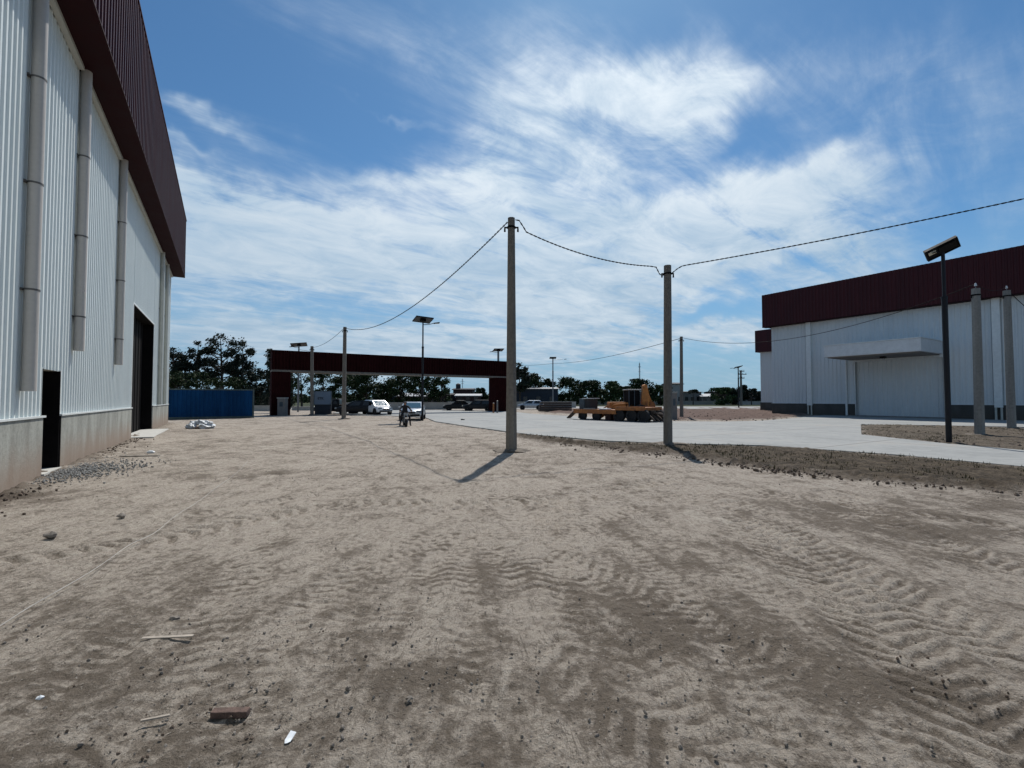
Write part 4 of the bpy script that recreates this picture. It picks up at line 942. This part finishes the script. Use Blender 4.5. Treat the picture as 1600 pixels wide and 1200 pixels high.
def backhoe():
    base = Vector((A(985, 640, 36.5).x, 36.5, 0))
    t = thing('backhoe_loader', 'small orange backhoe loader with raised boom behind the rusty trailer', 'backhoe', base, radians(8))
    q = MB(); q.box(-1.9, 1.1, -.42, .42, .62, .85); q.build('chassis', M['timber'], t)
    q = MB(); q.box(-1.75, -.5, -.40, .40, .85, 1.35); q.box(-1.8, -1.75, -.34, .34, .85, 1.28); q.build('engine_hood', M['yellow'], t, bevel=.05)
    q = MB()
    for x, y in ((-.32, -.53), (.6, -.53), (-.32, .53), (.6, .53), (.12, -.53), (.12, .53)): q.cbox((x, y, 1.55), (.05, .05, 1.42))
    q.build('cab_frame', M['steel'], t)
    q = MB(); q.box(-.28, .56, -.50, .50, 1.0, 2.22); q.build('cab_glass', M['dark'], t)
    q = MB(); q.box(-.42, .68, -.58, .58, 2.26, 2.34); q.build('cab_roof', M['roofs'], t, bevel=.03)
    q = MB(); q.box(-.45, .7, -.5, .5, .85, 1.15); q.build('cab_floor', M['yellow'], t)
    for y in (-.62, .62): wheel(t, .55, y, .58, .34, 'steel'); wheel(t, -1.35, y, .38, .25, 'steel')
    for y in (-.5, .5):
        q = MB(); q.tube([(-.4, y, 1.25), (-1.5, y, 1.15), (-2.35, y, .62)], .06, 6); q.build('loader_arm', M['yellow'], t)
    q = MB(); pr_ = [(-2.3, .85), (-2.35, .30), (-2.55, .16), (-2.95, .12), (-2.55, .22), (-2.42, .35), (-2.38, .85)]
    q.add([(x, -.8, z) for x, z in pr_] + [(x, .8, z) for x, z in pr_], [(i, (i + 1) % 7, 7 + (i + 1) % 7, 7 + i) for i in range(7)] + [tuple(range(6, -1, -1)), tuple(range(7, 14))]); q.build('bucket', M['yellow'], t)
    q = MB(); q.add([(.92, -.14, .95), (1.62, -.14, .95), (1.52, -.14, 1.75), (1.36, -.14, 2.62), (1.02, -.14, 2.62), (.88, -.14, 1.75), (.92, .14, .95), (1.62, .14, .95), (1.52, .14, 1.75), (1.36, .14, 2.62), (1.02, .14, 2.62), (.88, .14, 1.75)],
          [(0, 1, 2, 3, 4, 5), (11, 10, 9, 8, 7, 6), (0, 6, 7, 1), (1, 7, 8, 2), (2, 8, 9, 3), (3, 9, 10, 4), (4, 10, 11, 5), (5, 11, 6, 0)]); q.build('boom', M['yellow'], t)
    q = MB(); q.cyl((1.19, -.2, 2.55), (1.19, .2, 2.55), .17, .17, 12); q.cyl((1.25, -.22, 1.0), (1.25, .22, 1.0), .2, .2, 12); q.build('boom_pin', M['yellow'], t)
    q = MB(); q.tube([(1.15, 0, 2.72), (1.42, 0, 2.0), (1.72, 0, 1.35)], [.09, .11, .08], 8); q.build('dipper_arm', M['yellow'], t)
    q = MB(); q.tube([(1.0, .0, 1.2), (1.28, 0, 2.1)], .05, 6); q.build('ram', M['alu'], t)
    q = MB(); pr_ = [(1.55, 1.4), (1.85, 1.35), (2.0, 1.05), (1.85, .8), (1.6, .85), (1.5, 1.1)]
    q.add([(x, -.22, z) for x, z in pr_] + [(x, .22, z) for x, z in pr_], [(i, (i + 1) % 6, 6 + (i + 1) % 6, 6 + i) for i in range(6)] + [tuple(range(5, -1, -1)), tuple(range(6, 12))]); q.build('digging_bucket', M['rust'], t)
    for y in (-.55, .55):
        q = MB(); q.cbox((1.1, y, .75), (.14, .12, 1.3)); q.cbox((1.1, y * 1.15, .06), (.35, .3, .06)); q.build('stabiliser', M['rust'], t)
backhoe()

# ------------------------------------------------------------------ motorcycle and rider
def skin_body(name, joints, edges, material, parent=None, sub=2):
    me = bpy.data.meshes.new(name); me.from_pydata([j[0] for j in joints], edges, []); me.materials.append(material)
    o = bpy.data.objects.new(name, me); COL.objects.link(o)
    sk = o.modifiers.new('skin', 'SKIN'); sk.use_smooth_shade = True
    for i, j in enumerate(joints):
        r_ = j[1] if isinstance(j[1], tuple) else (j[1], j[1]); me.skin_vertices[0].data[i].radius = r_
    me.skin_vertices[0].data[0].use_root = True
    s_ = o.modifiers.new('sub', 'SUBSURF'); s_.levels = sub; s_.render_levels = sub
    if parent: o.parent = parent
    return o
def moto():
    loc = G(633, 666); 
    t = thing('motorcycle', 'dark motorcycle with a rider on the dirt in front of the silver car', 'motorcycle', loc, radians(-72))
    for x, nm in ((-.62, 0), (.66, 1)):
        wheel(t, x, 0.001, .30, .12, 'rim')
    q = MB(); q.tube([(-.62, .09, .30), (-.1, .12, .38), (.3, .05, .5), (.45, 0, .85)], .03, 6); q.tube([(-.62, -.09, .30), (-.1, -.12, .38), (.3, -.05, .5), (.45, 0, .85)], .03, 6); q.tube([(-.7, 0, .72), (-.1, 0, .66), (.42, 0, .86)], .035, 6); q.build('frame', M['black'], t)
    q = MB(); q.blob((.18, 0, .80), (.27, .15, .13), 3, 1, 3, .06); q.build('fuel_tank', M['cdark'], t, smooth=True)
    q = MB(); q.blob((-.32, 0, .78), (.36, .13, .06), 4, 1, 3, .05); q.build('seat', M['black'], t, smooth=True)
    q = MB(); q.cbox((.08, 0, .42), (.34, .26, .3)); q.cyl((.1, 0, .5), (.24, 0, .66), .09, .09, 10); q.build('engine', M['rim'], t, bevel=.03)
    q = MB(); q.tube([(.66, .09, .30), (.46, .09, .92)], .025, 6); q.tube([(.66, -.09, .30), (.46, -.09, .92)], .025, 6); q.build('fork', M['alu'], t)
    q = MB(); q.tube([(.34, .36, 1.0), (.44, .2, .98), (.46, 0, .95), (.44, -.2, .98), (.34, -.36, 1.0)], .018, 6); q.build('handlebar', M['black'], t)
    q = MB(); q.cyl((.48, 0, .84), (.58, 0, .84), .10, .10, 14); q.build('headlight', M['chead'], t, smooth=True)
    for y in (-.3, .3): q = MB(); q.cbox((.4, y, 1.1), (.02, .12, .07)); q.build('mirror', M['black'], t)
    q = MB(); q.tube([(.1, -.16, .35), (-.3, -.17, .28), (-.85, -.18, .36)], [.03, .04, .05], 8); q.build('exhaust', M['alu'], t)
    for x in (-.62, .66):
        q = MB(); n_ = 8; vs = []
        for i in range(n_): a_ = pi * (.15 + .7 * i / (n_ - 1)); vs += [(x + cos(a_) * .35, -.08, .30 + sin(a_) * .35), (x + cos(a_) * .35, .08, .30 + sin(a_) * .35), (x + cos(a_) * .37, .08, .30 + sin(a_) * .37), (x + cos(a_) * .37, -.08, .30 + sin(a_) * .37)]
        q.loft([vs[i * 4:i * 4 + 4] for i in range(n_)]); q.build('mudguard', M['cdark'], t)
    p = thing('person', 'person in dark clothes and cap sitting on the motorcycle with hands on its bars', 'person', loc, radians(-72))
    J = [((-.30, 0, .90), (.15, .13)), ((-.26, 0, 1.10), (.15, .12)), ((-.18, 0, 1.32), (.17, .12)), ((-.12, 0, 1.40), (.11, .09)), ((-.08, 0, 1.47), (.055, .055)), ((-.05, 0, 1.56), (.085, .075)), ((-.04, 0, 1.65), (.085, .08)),
         ((-.13, .19, 1.36), (.065, .065)), ((.04, .30, 1.15), (.05, .05)), ((.28, .33, 1.06), (.036, .036)),
         ((-.13, -.19, 1.36), (.065, .065)), ((.04, -.30, 1.15), (.05, .05)), ((.28, -.33, 1.06), (.036, .036)),
         ((-.24, .14, .88), (.09, .09)), ((.16, .22, .74), (.07, .07)), ((.08, .27, .36), (.05, .05)), ((.04, .30, .09), (.042, .042)), ((.18, .31, .05), (.04, .035)),
         ((-.24, -.14, .88), (.09, .09)), ((.16, -.22, .74), (.07, .07)), ((.08, -.27, .36), (.05, .05)), ((.04, -.30, .09), (.042, .042)), ((.18, -.31, .05), (.04, .035))]
    Eg = [(0, 1), (1, 2), (2, 3), (3, 4), (4, 5), (5, 6), (3, 7), (7, 8), (8, 9), (3, 10), (10, 11), (11, 12), (0, 13), (13, 14), (14, 15), (15, 16), (16, 17), (0, 18), (18, 19), (19, 20), (20, 21), (21, 22)]
    b = skin_body('body', J, Eg, M['cloth'], p)
    q = MB(); q.blob((-.03, 0, 1.585), (.095, .078, .115), 8, 1, 3, .02); q.blob((.065, 0, 1.575), (.022, .014, .02), 9, 1, 1, 0); q.blob((-.03, .08, 1.58), (.02, .012, .03), 9, 1, 1, 0); q.blob((-.03, -.08, 1.58), (.02, .012, .03), 9, 1, 1, 0); q.build('face', M['skin'], p, smooth=True)
    q = MB(); q.blob((-.055, 0, 1.625), (.118, .105, .105), 8, 1, 3, .02); q.cbox((.09, 0, 1.64), (.11, .14, .015), (0, radians(12), 0)); q.build('cap', M['cloth'], p, smooth=True)
    for s_ in (-1, 1):
        q = MB(); q.blob((.30, s_ * .33, 1.045), (.042, .035, .03), 5, 1, 2, .05)
        for k_ in range(4): q.tube([(.325, s_ * (.30 + .02 * k_), 1.05), (.365, s_ * (.30 + .02 * k_), 1.03), (.355, s_ * (.30 + .02 * k_), .995)], .009, 5)
        q.tube([(.30, s_ * .29, 1.03), (.33, s_ * .275, 1.0), (.35, s_ * .28, .985)], .010, 5)
        q.build('hand', M['skin'], p, smooth=True)
    for o in (t, p): o.scale = (1, 1, .84)
moto()
# two posts by the right pier
for px, h_, lab in ((771, 1.1, 'short rusty post standing left of the twin pale post by the right pier'), (777, 1.35, 'taller pale grey post standing closest to the right pier of the portal')):
    b = G(px, 645.5); o = thing('marker_post', lab, 'post', b, 0, 'posts by the right pier')
    MB().cyl((0, 0, -.1), (0, 0, h_), .10, .09, 10).build('shaft', M['grey'] if px > 774 else M['rust'], o, smooth=True)
    MB().cyl((0, 0, h_), (0, 0, h_ + .06), .12, .04, 10).build('post_cap', M['clamp'], o, smooth=True)

# ------------------------------------------------------------------ far buildings
def house(label, px0, px1, Y, top_py, depth=8, wall='brick', roof='rooft', nwin=3, name='house', cat='house', roofh=.5, over=.3, band=None, base=0):
    x0 = (px0 - 800) / F * Y; x1 = (px1 - 800) / F * Y; zt = A(800, top_py, Y).z
    t = thing(name, label, cat, ((x0 + x1) / 2, Y, 0), 0); w_ = (x1 - x0) / 2
    MB().box(-w_, w_, 0, depth, -.3, zt - roofh).build('wall', M[wall], t)
    q = MB(); q.add([(-w_ - over, -over, zt - roofh), (w_ + over, -over, zt - roofh), (w_ + over, depth + over, zt - roofh), (-w_ - over, depth + over, zt - roofh), (-w_ - over, -over, zt - roofh + .15), (w_ + over, -over, zt - roofh + .15), (w_ + over, depth + over, zt - roofh + .15), (-w_ - over, depth + over, zt - roofh + .15), (-w_ - over, depth / 2, zt), (w_ + over, depth / 2, zt)],
          [(0, 3, 2, 1), (0, 1, 5, 4), (2, 3, 7, 6), (4, 5, 9, 8), (6, 7, 8, 9), (1, 2, 6, 9, 5), (3, 0, 4, 8, 7)]); q.build('roof', M[roof], t)
    if band:
        q = MB(); q.box(-w_ * .8, w_ * band[2], -.06, -.002, band[0], band[1]); q.build('band', M['white'], t)
    for i in range(nwin):
        x = -w_ + (i + .5) * 2 * w_ / nwin; q = MB(); q.box(x - .45, x + .45, -.04, -.003, 1.0, 2.1); wo_ = q.build('window', M['window'], t)
        q = MB(); q.box(x - .52, x + .52, -.08, -.003, .92, .998); q.build('sill', M['palewall'], wo_)
    return t
house('long low dark blue shed with pale roof edge right of the tallest pole', 790, 872, 105, 604, 12, 'bluewall', 'roofs', 4, 'shed', 'shed', .6)
house('dark blue grey shed seen under the portal behind the white car', 582, 618, 100, 613, 8, 'bluewall', 'rooft', 2, 'shed', 'shed', .4)
house('low house with a long white roof under the middle of the portal', 620, 674, 100, 613.5, 9, 'brick', 'roofs', 3, roofh=.9, over=.5)
house('dark red two storey house under the right part of the portal', 708, 738, 112, 606, 8, 'brick', 'rooft', 2, band=(1.9, 2.6, 1.35))
house('low house with white eaves just right of the dark red house', 712, 750, 104, 615, 6, 'brick', 'roofs', 3, roofh=.6)
house('dim low house with dark roof left of the dark red house', 684, 707, 108, 614, 7, 'brick', 'rooft', 2)
house('pale low house with dark roof just right of the far dark pole', 1068, 1096, 130, 611, 8, 'grey', 'rooft', 3, roofh=.4)
house('small house with bright white roof left of the far bushes', 1096, 1118, 128, 615, 8, 'grey', 'roofs', 2, roofh=.9)
house('pale two storey house between the road-edge pole and the far dark pole', 1048, 1067, 125, 597, 7, 'palewall', 'rooft', 2, roofh=.6)
house('long low dark house behind the bushes near the right warehouse', 1118, 1186, 150, 611, 9, 'brick', 'rooft', 5, roofh=.4)
t = thing('water_tank', 'small dark water tank on the roof of the dark red house', 'tank', Vector(((716 - 800) / F * 114, 114, A(716, 606.5, 114).z - .15)), 0)
MB().cyl((0, 0, 0), (0, 0, 1.1), .6, .6, 14).build('tank_body', M['rooft'], t, smooth=True); MB().cyl((0, 0, 1.1), (0, 0, 1.35), .6, .15, 14).build('lid', M['rooft'], t, smooth=True)

# ------------------------------------------------------------------ trees
def tree(label, px, Y, top_py, wpx, style='round', name='tree', seed=1, base_z=0, mt='leafg', cat='tree', dens=1.0, group='trees along the far road', low=.2):
    rn = random.Random(seed); x = (px - 800) / F * Y; H = A(px, top_py, Y).z; cw = wpx / F * Y / 2
    t = thing(name, label, cat, (x, Y, 0), 0, group)
    q = MB(); lean = rn.uniform(-.06, .06) * H; tr = .018 * H + .08
    pts = [(lean * k_ * k_ + rn.uniform(-.1, .1) * (k_ > 0), rn.uniform(-.1, .1), k_ * H * (.94 if style != 'palm' else .82) - (.2 if k_ == 0 else 0)) for k_ in (0, .25, .5, .75, 1)]
    q.tube(pts, [tr, tr * .8, tr * .6, tr * .4, tr * .12], 8)
    clumps = []
    nl = {'euc': 22, 'round': 10, 'palm': 0, 'cypress': 4}[style]
    for i in range(nl):
        k_ = rn.uniform(.25 if style == 'round' else .30, .98); z0 = k_ * H * .82; a = rn.uniform(0, 2 * pi); L = cw * rn.uniform(.55, 1.0) * (1.25 - k_ * .5)
        e = Vector((lean * k_ * k_ + cos(a) * L, sin(a) * L * .8, min(z0 + L * rn.uniform(.25, .8), H * .97))); s0 = Vector((lean * k_ * k_, 0, z0))
        q.tube([s0, s0.lerp(e, .5) + Vector((0, 0, -.05 * L)), e], [tr * .35, tr * .22, tr * .08], 5); clumps.append((e, rn.uniform(.5, 1)));
        clumps.append((s0.lerp(e, .65) + Vector((rn.uniform(-.5, .5), rn.uniform(-.5, .5), rn.uniform(0, .6))), rn.uniform(.4, .8)))
    q.build('trunk', M['bark'], t, smooth=True)
    V = []; Fa = []
    def leaf(c, s_):
        n_ = Vector((rn.gauss(0, 1), rn.gauss(0, 1), rn.gauss(0, 1))).normalized(); a = n_.orthogonal().normalized(); b = n_.cross(a); o = len(V)
        r1, r2 = s_ * rn.uniform(.7, 1.3), s_ * rn.uniform(.3, .7)
        V.extend([c + a * r1, c + b * r2 + n_ * s_ * .2, c - a * r1, c - b * r2 - n_ * s_ * .1]); Fa.append((o, o + 1, o + 2, o + 3))
    if style == 'palm':
        for i in range(14):
            a = i * 2.4; up = rn.uniform(-.1, .9); L = cw * 1.1; prev = Vector((lean, 0, H * .82))
            for k_ in range(1, 7):
                p = Vector((lean + cos(a) * L * k_ / 6, sin(a) * L * k_ / 6, H * .82 + H * .18 * sin(min(1.3, k_ / 6 * 2.2)) * up - (k_ / 6) ** 2 * cw * .5)); 
                for _ in range(5): leaf(prev.lerp(p, rn.random()) + Vector((rn.uniform(-.1, .1), rn.uniform(-.1, .1), -.1)), .28)
                prev = p
    else:
        sz = max(.16, Y * .0026)
        if style == 'round':
            for i in range(int(22 * dens)):
                a = rn.uniform(0, 2 * pi); u = rn.uniform(-1, 1); rr = rn.uniform(.55, .95) * sqrt(max(0, 1 - u * u)); zc = H * (low + (1 - low) / 2); zr = H * (1 - low) / 2 * .9
                clumps.append((Vector((cos(a) * rr * cw, sin(a) * rr * cw, zc + u * zr)), rn.uniform(.5, 1.0)))
            cr = min(cw, H * .5) * .42; nn = int(75 * dens)
        elif style == 'cypress':
            clumps = [(Vector((rn.uniform(-.4, .4) * cw * (1.2 - z / H), rn.uniform(-.4, .4) * cw, z)), .8) for z in [H * (.1 + .88 * i / 26) for i in range(27)]]; cr = cw * .6; nn = 60
        else:
            clumps.append((Vector((lean, 0, H * .95)), .8))
            cr = cw * .36; nn = int(105 * dens)
        for c, k_ in clumps:
            for _ in range(nn):
                d = Vector((rn.gauss(0, 1), rn.gauss(0, 1), rn.gauss(0, .75))) * cr * k_ * .5
                p = c + d
                if p.z > H: p.z = H - rn.random() * .5
                if p.z < .1: continue
                leaf(p, sz)
    mb = MB(); mb.v = [tuple(v) for v in V]; mb.f = Fa; mb.build('crown', M[mt], t)
T = tree
GE = 'tall trees behind the blue container'
T('dark bushy tree at the edge of the left warehouse wall', 272, 78, 543, 50, 'euc', seed=3, mt='leafd', group=GE)
T('thin airy tree with a single high tuft second from the left warehouse', 306, 80, 531, 34, 'euc', seed=5, mt='leafd', dens=.6, group=GE)
T('tallest tree with broad dark crown behind the blue container', 347, 82, 521, 62, 'euc', seed=8, mt='leafd', dens=1.0, group=GE)
T('tall rounded dark tree right of the tallest one behind the container', 378, 83, 532, 44, 'euc', seed=12, mt='leafd', dens=.9, group=GE)
T('small airy tree between the container and the maroon portal', 398, 78, 576, 42, 'euc', seed=15, mt='leafd', dens=.5, group=GE)
T('low dense bush behind the left half of the blue container', 290, 74, 580, 70, 'round', seed=21, mt='leafg', group=GE, low=.0)
T('low dense bush behind the right half of the blue container', 348, 75, 590, 76, 'round', seed=22, mt='leafg', group=GE, low=.0)
T('low bush filling the gap beside the left pier', 406, 76, 604, 44, 'round', seed=23, mt='leafd', group=GE, low=.0, dens=.8)
T('narrow dark conifer rising just left of the left pier', 421, 72, 545, 20, 'cypress', seed=24, mt='leafd', group=GE)
T('dark leafy conifer showing inside the portal beside the left pier', 453, 70, 574, 18, 'cypress', seed=25, mt='leafd', group=GE)
GU = 'trees seen under the portal'
for i, (px, Y, tp, w_, sd_, dn, lab) in enumerate([(472, 84, 572, 44, 31, .45, 'airy dark tree under the portal above the short pale wall'), (506, 88, 578, 44, 32, .8, 'dark green tree behind the white sign panel'), (538, 90, 576, 50, 33, 1.0, 'dense green tree behind the slim concrete pole under the portal'),
    (572, 92, 580, 46, 34, 1.0, 'dense green tree behind the white car under the portal'), (598, 95, 597, 30, 35, .8, 'low green tree below the sky gap under the portal'), (626, 93, 584, 46, 36, 1.0, 'green tree behind the silver car under the portal'), (658, 92, 582, 44, 37, 1.0, 'green tree directly behind the solar lamp under the portal'), (690, 94, 586, 34, 38, .8, 'looser green tree beside the open sky under the portal'), (752, 110, 606, 18, 39, .8, 'small dark tree against the right pier under the portal')]):
    T(lab, px, Y, tp, w_, 'round', seed=sd_, mt='leafg', dens=dn, group=GU, low=.05)
GR = 'trees along the far side of the road'
for i, (px, Y, tp, w_, sd_, st, mt_, lab) in enumerate([(812, 100, 567, 34, 41, 'euc', 'leafd', 'tall dark tree peeking out right of the tallest pole'), (833, 110, 583, 34, 42, 'round', 'leafg', 'dark tree above the left part of the long blue shed'), (857, 112, 592, 26, 43, 'round', 'leafg', 'small tree above the right part of the long blue shed'),
    (890, 110, 588, 44, 44, 'round', 'leafg', 'broad dark tree just right of the long blue shed'), (921, 112, 594, 36, 45, 'round', 'leafg', 'dark green tree above the generator'), (952, 114, 596, 38, 46, 'round', 'leafl', 'lighter green tree between generator and backhoe'),
    (975, 115, 604, 26, 47, 'round', 'leafg', 'low tree left of the backhoe cab'), (1003, 112, 592, 44, 48, 'round', 'leafg', 'tall green tree behind the backhoe boom'), (1032, 114, 602, 34, 49, 'round', 'leafl', 'lighter low tree left of the road-edge pole'),
    (1128, 118, 606, 34, 51, 'round', 'leafl', 'rounded green bush tree right of the white roofed house'), (1145, 122, 607, 16, 52, 'round', 'leafd', 'small dark tree left of the electricity pole'), (1162, 124, 602, 20, 53, 'round', 'leafd', 'dark tree around the foot of the electricity pole'), (1183, 126, 612, 24, 54, 'round', 'leafd', 'low bush next to the far white shed')]):
    T(lab, px, Y, tp, w_, st, seed=sd_, mt=mt_, group=GR, low=.0, dens=.9)
T('small dark palm between the pale low house and the white roof', 1083, 120, 606, 14, 'palm', 'palm_tree', 61, 0, 'leafd', 'palm', group=GR)
T('slim dark palm right of the electricity pole', 1174, 122, 605, 12, 'palm', 'palm_tree', 62, 0, 'leafd', 'palm', group=GR)
# far off wood closing the horizon
def belt():
    rn = random.Random(9); V = []; Fa = []
    for i in range(16000):
        px = rn.uniform(-500, 2100); Y = rn.uniform(170, 215); x = (px - 800) / F * Y
        h_ = 3.2 + 2.6 * float(fbm(np.array([x * .06]), np.array([1.0]), 7, 4)[0]) * 2
        c = Vector((x, Y, rn.random() ** .8 * h_)); n_ = Vector((rn.gauss(0, 1), rn.gauss(0, 1), rn.gauss(0, 1))).normalized(); a = n_.orthogonal().normalized(); b = n_.cross(a); o = len(V); s_ = .9
        V.extend([c + a * s_, c + b * s_ * .6, c - a * s_, c - b * s_ * .6]); Fa.append((o, o + 1, o + 2, o + 3))
    mb = MB(); mb.v = [tuple(v) for v in V]; mb.f = Fa; o = mb.build('woodland', M['leafg']); o['kind'] = 'stuff'; o['label'] = 'low dark line of distant trees along the horizon'; o['category'] = 'woodland'
belt()

# ------------------------------------------------------------------ grass, gravel and litter
def inpoly(x, y, poly):
    return float(sdist(np.array([x]), np.array([y]), poly)[0]) < 0
def grass():
    rn = random.Random(3); nr = np.random.RandomState(3); V = []; Fa = []
    for poly, n_ in ((VERGE, 3600), (ISLE, 3500)):
        a = np.array(poly); lo = a.min(0); hi = np.minimum(a.max(0), [26, 40]); lo = np.maximum(lo, [-3, 4])
        x = nr.uniform(lo[0], hi[0], n_ * 4); y = nr.uniform(lo[1], hi[1], n_ * 4); k_ = (sdist(x, y, poly) < -.05) & (fbm(x * .8, y * .8, 12, 3) > (-.02 if poly is VERGE else .03))
        for px, py in list(zip(x[k_], y[k_]))[:n_]:
            for _ in range(3):
                a_ = rn.uniform(0, 2 * pi); h_ = rn.uniform(.03, .10); w_ = .012; l_ = rn.uniform(.01, .06); c = Vector((px + rn.uniform(-.04, .04), py + rn.uniform(-.04, .04), .02)); s_ = Vector((cos(a_), sin(a_), 0)); tp = c + Vector((-sin(a_), cos(a_), 0)) * l_ + Vector((0, 0, h_)); o = len(V)
                V.extend([c - s_ * w_, c + s_ * w_, tp]); Fa.append((o, o + 1, o + 2))
    mb = MB(); mb.v = [tuple(v) for v in V]; mb.f = Fa; o = mb.build('grass', M['grass']); tag(o, 'sparse dry grass on the dirt verge and island beside the road', 'grass', None, 'stuff')
grass()
def gravel():
    rn = random.Random(6); mb = MB()
    bm = bmesh.new(); bmesh.ops.create_icosphere(bm, subdivisions=1, radius=1); bv = [v.co.copy() for v in bm.verts]; bf = [tuple(v.index for v in f.verts) for f in bm.faces]; bm.free()
    def stone(x, y, s_):
        e = Euler((rn.random() * 6, rn.random() * 6, rn.random() * 6)).to_matrix(); k_ = (rn.uniform(.6, 1.3), rn.uniform(.6, 1.2), rn.uniform(.5, .9))
        s_ = min(s_, .012); mb.add([Vector((x, y, s_ * .0)) + e @ Vector((v.x * k_[0], v.y * k_[1], v.z * k_[2])) * s_ * (1 + rn.uniform(-.2, .2)) for v in bv], bf)
    for i in range(1500):
        px = rn.uniform(-100, 1700); py = 700 + (rn.random() ** .75) * 520; p = G(px, py)
        if p.dot(N) < LW + .12: continue
        if inpoly(p.x, p.y, ROAD): continue
        if rn.random() < .72:
            c_ = G(*rn.choice([(150, 1100), (560, 1140), (260, 1170), (1480, 1090), (900, 1120), (640, 1010), (380, 1010), (1100, 1000), (60, 990)])); p = c_ + Vector((rn.gauss(0, .38), rn.gauss(0, .3), 0))
        stone(p.x, p.y, .0028 * rn.paretovariate(1.7) if rn.random() < .97 else .014)
    mb.build('gravel', M['rock'], smooth=False); tag(bpy.data.objects['gravel'], 'small loose stones scattered over the dirt yard', 'gravel', None, 'stuff')
    mb = MB()
    for i in range(1300):                                    # crushed grey stone by the small door
        t = rn.gauss(13.9, .9); d = LW + .14 + abs(rn.gauss(0, .6)); p = W(d, t); s_ = rn.uniform(.008, .026); e = Euler((rn.random() * 6, rn.random() * 6, 0)).to_matrix()
        mb.add([Vector((p.x, p.y, .012 + s_ * .3)) + e @ (v * s_ * rn.uniform(.7, 1.2)) for v in bv], bf)
    o = mb.build('rubble', M['rockd']); tag(o, 'crushed grey stone spread at the foot of the small warehouse door', 'rubble', None, 'stuff')
    mb = MB()                                                # clods along the verge and dug patches
    pts = []
    V2 = [Vector((p[0], p[1], 0)) for p in VERGE]
    for i in range(9, 14):
        for _ in range(300):
            p = V2[i].lerp(V2[i + 1], rn.random()); pts.append((p.x + rn.gauss(0, .28), p.y + rn.gauss(0, .42), min(.045, .008 * rn.paretovariate(1.4))))
    for _ in range(260):
        p = W(LW + .1 + abs(rn.gauss(0, .3)), rn.uniform(3, 24)); pts.append((p.x, p.y, rn.uniform(.01, .035)))
    for (cx_, cy_, sx, n_) in ((265, 1175, .22, 40), (60, 770, .8, 60), (640, 1060, .5, 20), (1480, 1085, .2, 25), (150, 1080, .35, 20), (420, 745, .7, 40)):
        c = G(cx_, cy_)
        for _ in range(n_): pts.append((c.x + rn.gauss(0, sx), c.y + rn.gauss(0, sx), rn.uniform(.004, .011)))
    for _ in range(400):
        p = G(rn.uniform(1345, 1600), rn.uniform(666, 700)); pts.append((p.x, p.y, rn.uniform(.02, .08)))
    for _ in range(260):
        p = G(rn.uniform(1045, 1230), rn.uniform(641, 658)); pts.append((p.x, p.y, rn.uniform(.03, .09)))
    for x, y, s_ in pts:
        if inpoly(x, y, ROAD): continue
        e = Euler((rn.random() * 6, rn.random() * 6, 0)).to_matrix()
        mb.add([Vector((x, y, .012 + s_ * .05)) + e @ Vector((v.x, v.y, v.z * .7)) * s_ * rn.uniform(.7, 1.3) for v in bv], bf)
    o = mb.build('soil_clods', mat('clod_soil', (.12, .088, .066), .95, 0, .3, 5, .5, 30)); tag(o, 'dark clods of dug soil along the verge, wall foot and heaps', 'soil', None, 'stuff')
gravel()
o = MB().box(-.09, .09, -.02, .02, 0, .034).build('brick', M['brickd'], bevel=.004); o.location = G(360, 1119, -.004) ; o.rotation_euler = (radians(3), 0, radians(2)); tag(o, 'dark red brown brick-like block lying in the lower left foreground', 'brick')
o = MB().box(-.16, .16, -.014, .014, 0, .008).build('plank', M['plank'], bevel=.002); o.location = G(262, 996, .010); o.rotation_euler = (0, 0, radians(6)); tag(o, 'pale thin wooden strip lying on the dirt left of centre', 'plank')
o = MB().box(-.06, .06, -.006, .006, 0, .008).build('stick', M['plank']); o.location = G(243, 1123, .01); o.rotation_euler = (0, 0, radians(20)); tag(o, 'short pale stick lying left of the dark brick', 'stick')
q = MB(); q.slab((-.02, -.03, .012), (.018, -.035, .004), (.03, .03, .022), (-.012, .035, .03), .002); q.slab((-.012, -.05, .004), (.004, -.045, .004), (.018, -.035, .006), (-.02, -.03, .012), .002); o = q.build('paper_scrap', M['scrap']); o.location = G(453, 1154, .0); o.scale = (.7, .7, .7); tag(o, 'small white crumpled paper scrap near the bottom, right of the brick', 'paper')
for i, (px, py, s_, lab, mt_) in enumerate(((272, 969, .035, 'pale round stone above the thin wooden strip', 'rock'), (80, 839, .07, 'small flat dark stone with white chip near the left edge', 'rock'), (236, 708, .10, 'small white lump on the dirt before the large dark door', 'sack'), (63, 1092, .02, 'small pale pebble in the lower left corner area', 'scrap'), (190, 808, .06, 'flat pale stone between the rubble and the cord', 'rock'), (640, 1092, .018, 'dark pebble at the lower centre of the yard', 'rock'), (723, 657, .16, 'small dark lump at the edge of the concrete road left of the tallest pole', 'clamp'))):
    o = MB().blob((0, 0, s_ * .3), (s_, s_ * .7, s_ * .5), i + 3, 1, 2, .25).build('stone', M[mt_], smooth=True, angle=40); o.location = G(px, py); tag(o, lab, 'stone')
o = MB().box(-.5, .5, -.04, .04, 0, .03).build('plank', M['plank'], bevel=.004); o.location = G(218, 713, .02); o.rotation_euler = (0, 0, radians(5)); tag(o, 'thin plank on the dirt between the two warehouse doors', 'plank')
cp = smooth_curve([G(-60, 1010, .02), G(60, 945, .02), G(190, 862, .02), G(245, 830, .02), G(300, 790, .02), G(350, 755, .02), G(388, 722, .02)], 14)
o = MB().tube([p + Vector((0.02 * sin(i * .35), 0, .012)) for i, p in enumerate(cp)], .0032, 6).build("cord", M['cord'], smooth=True); tag(o, 'thin pale cord stretched across the dirt on the left', 'cord')
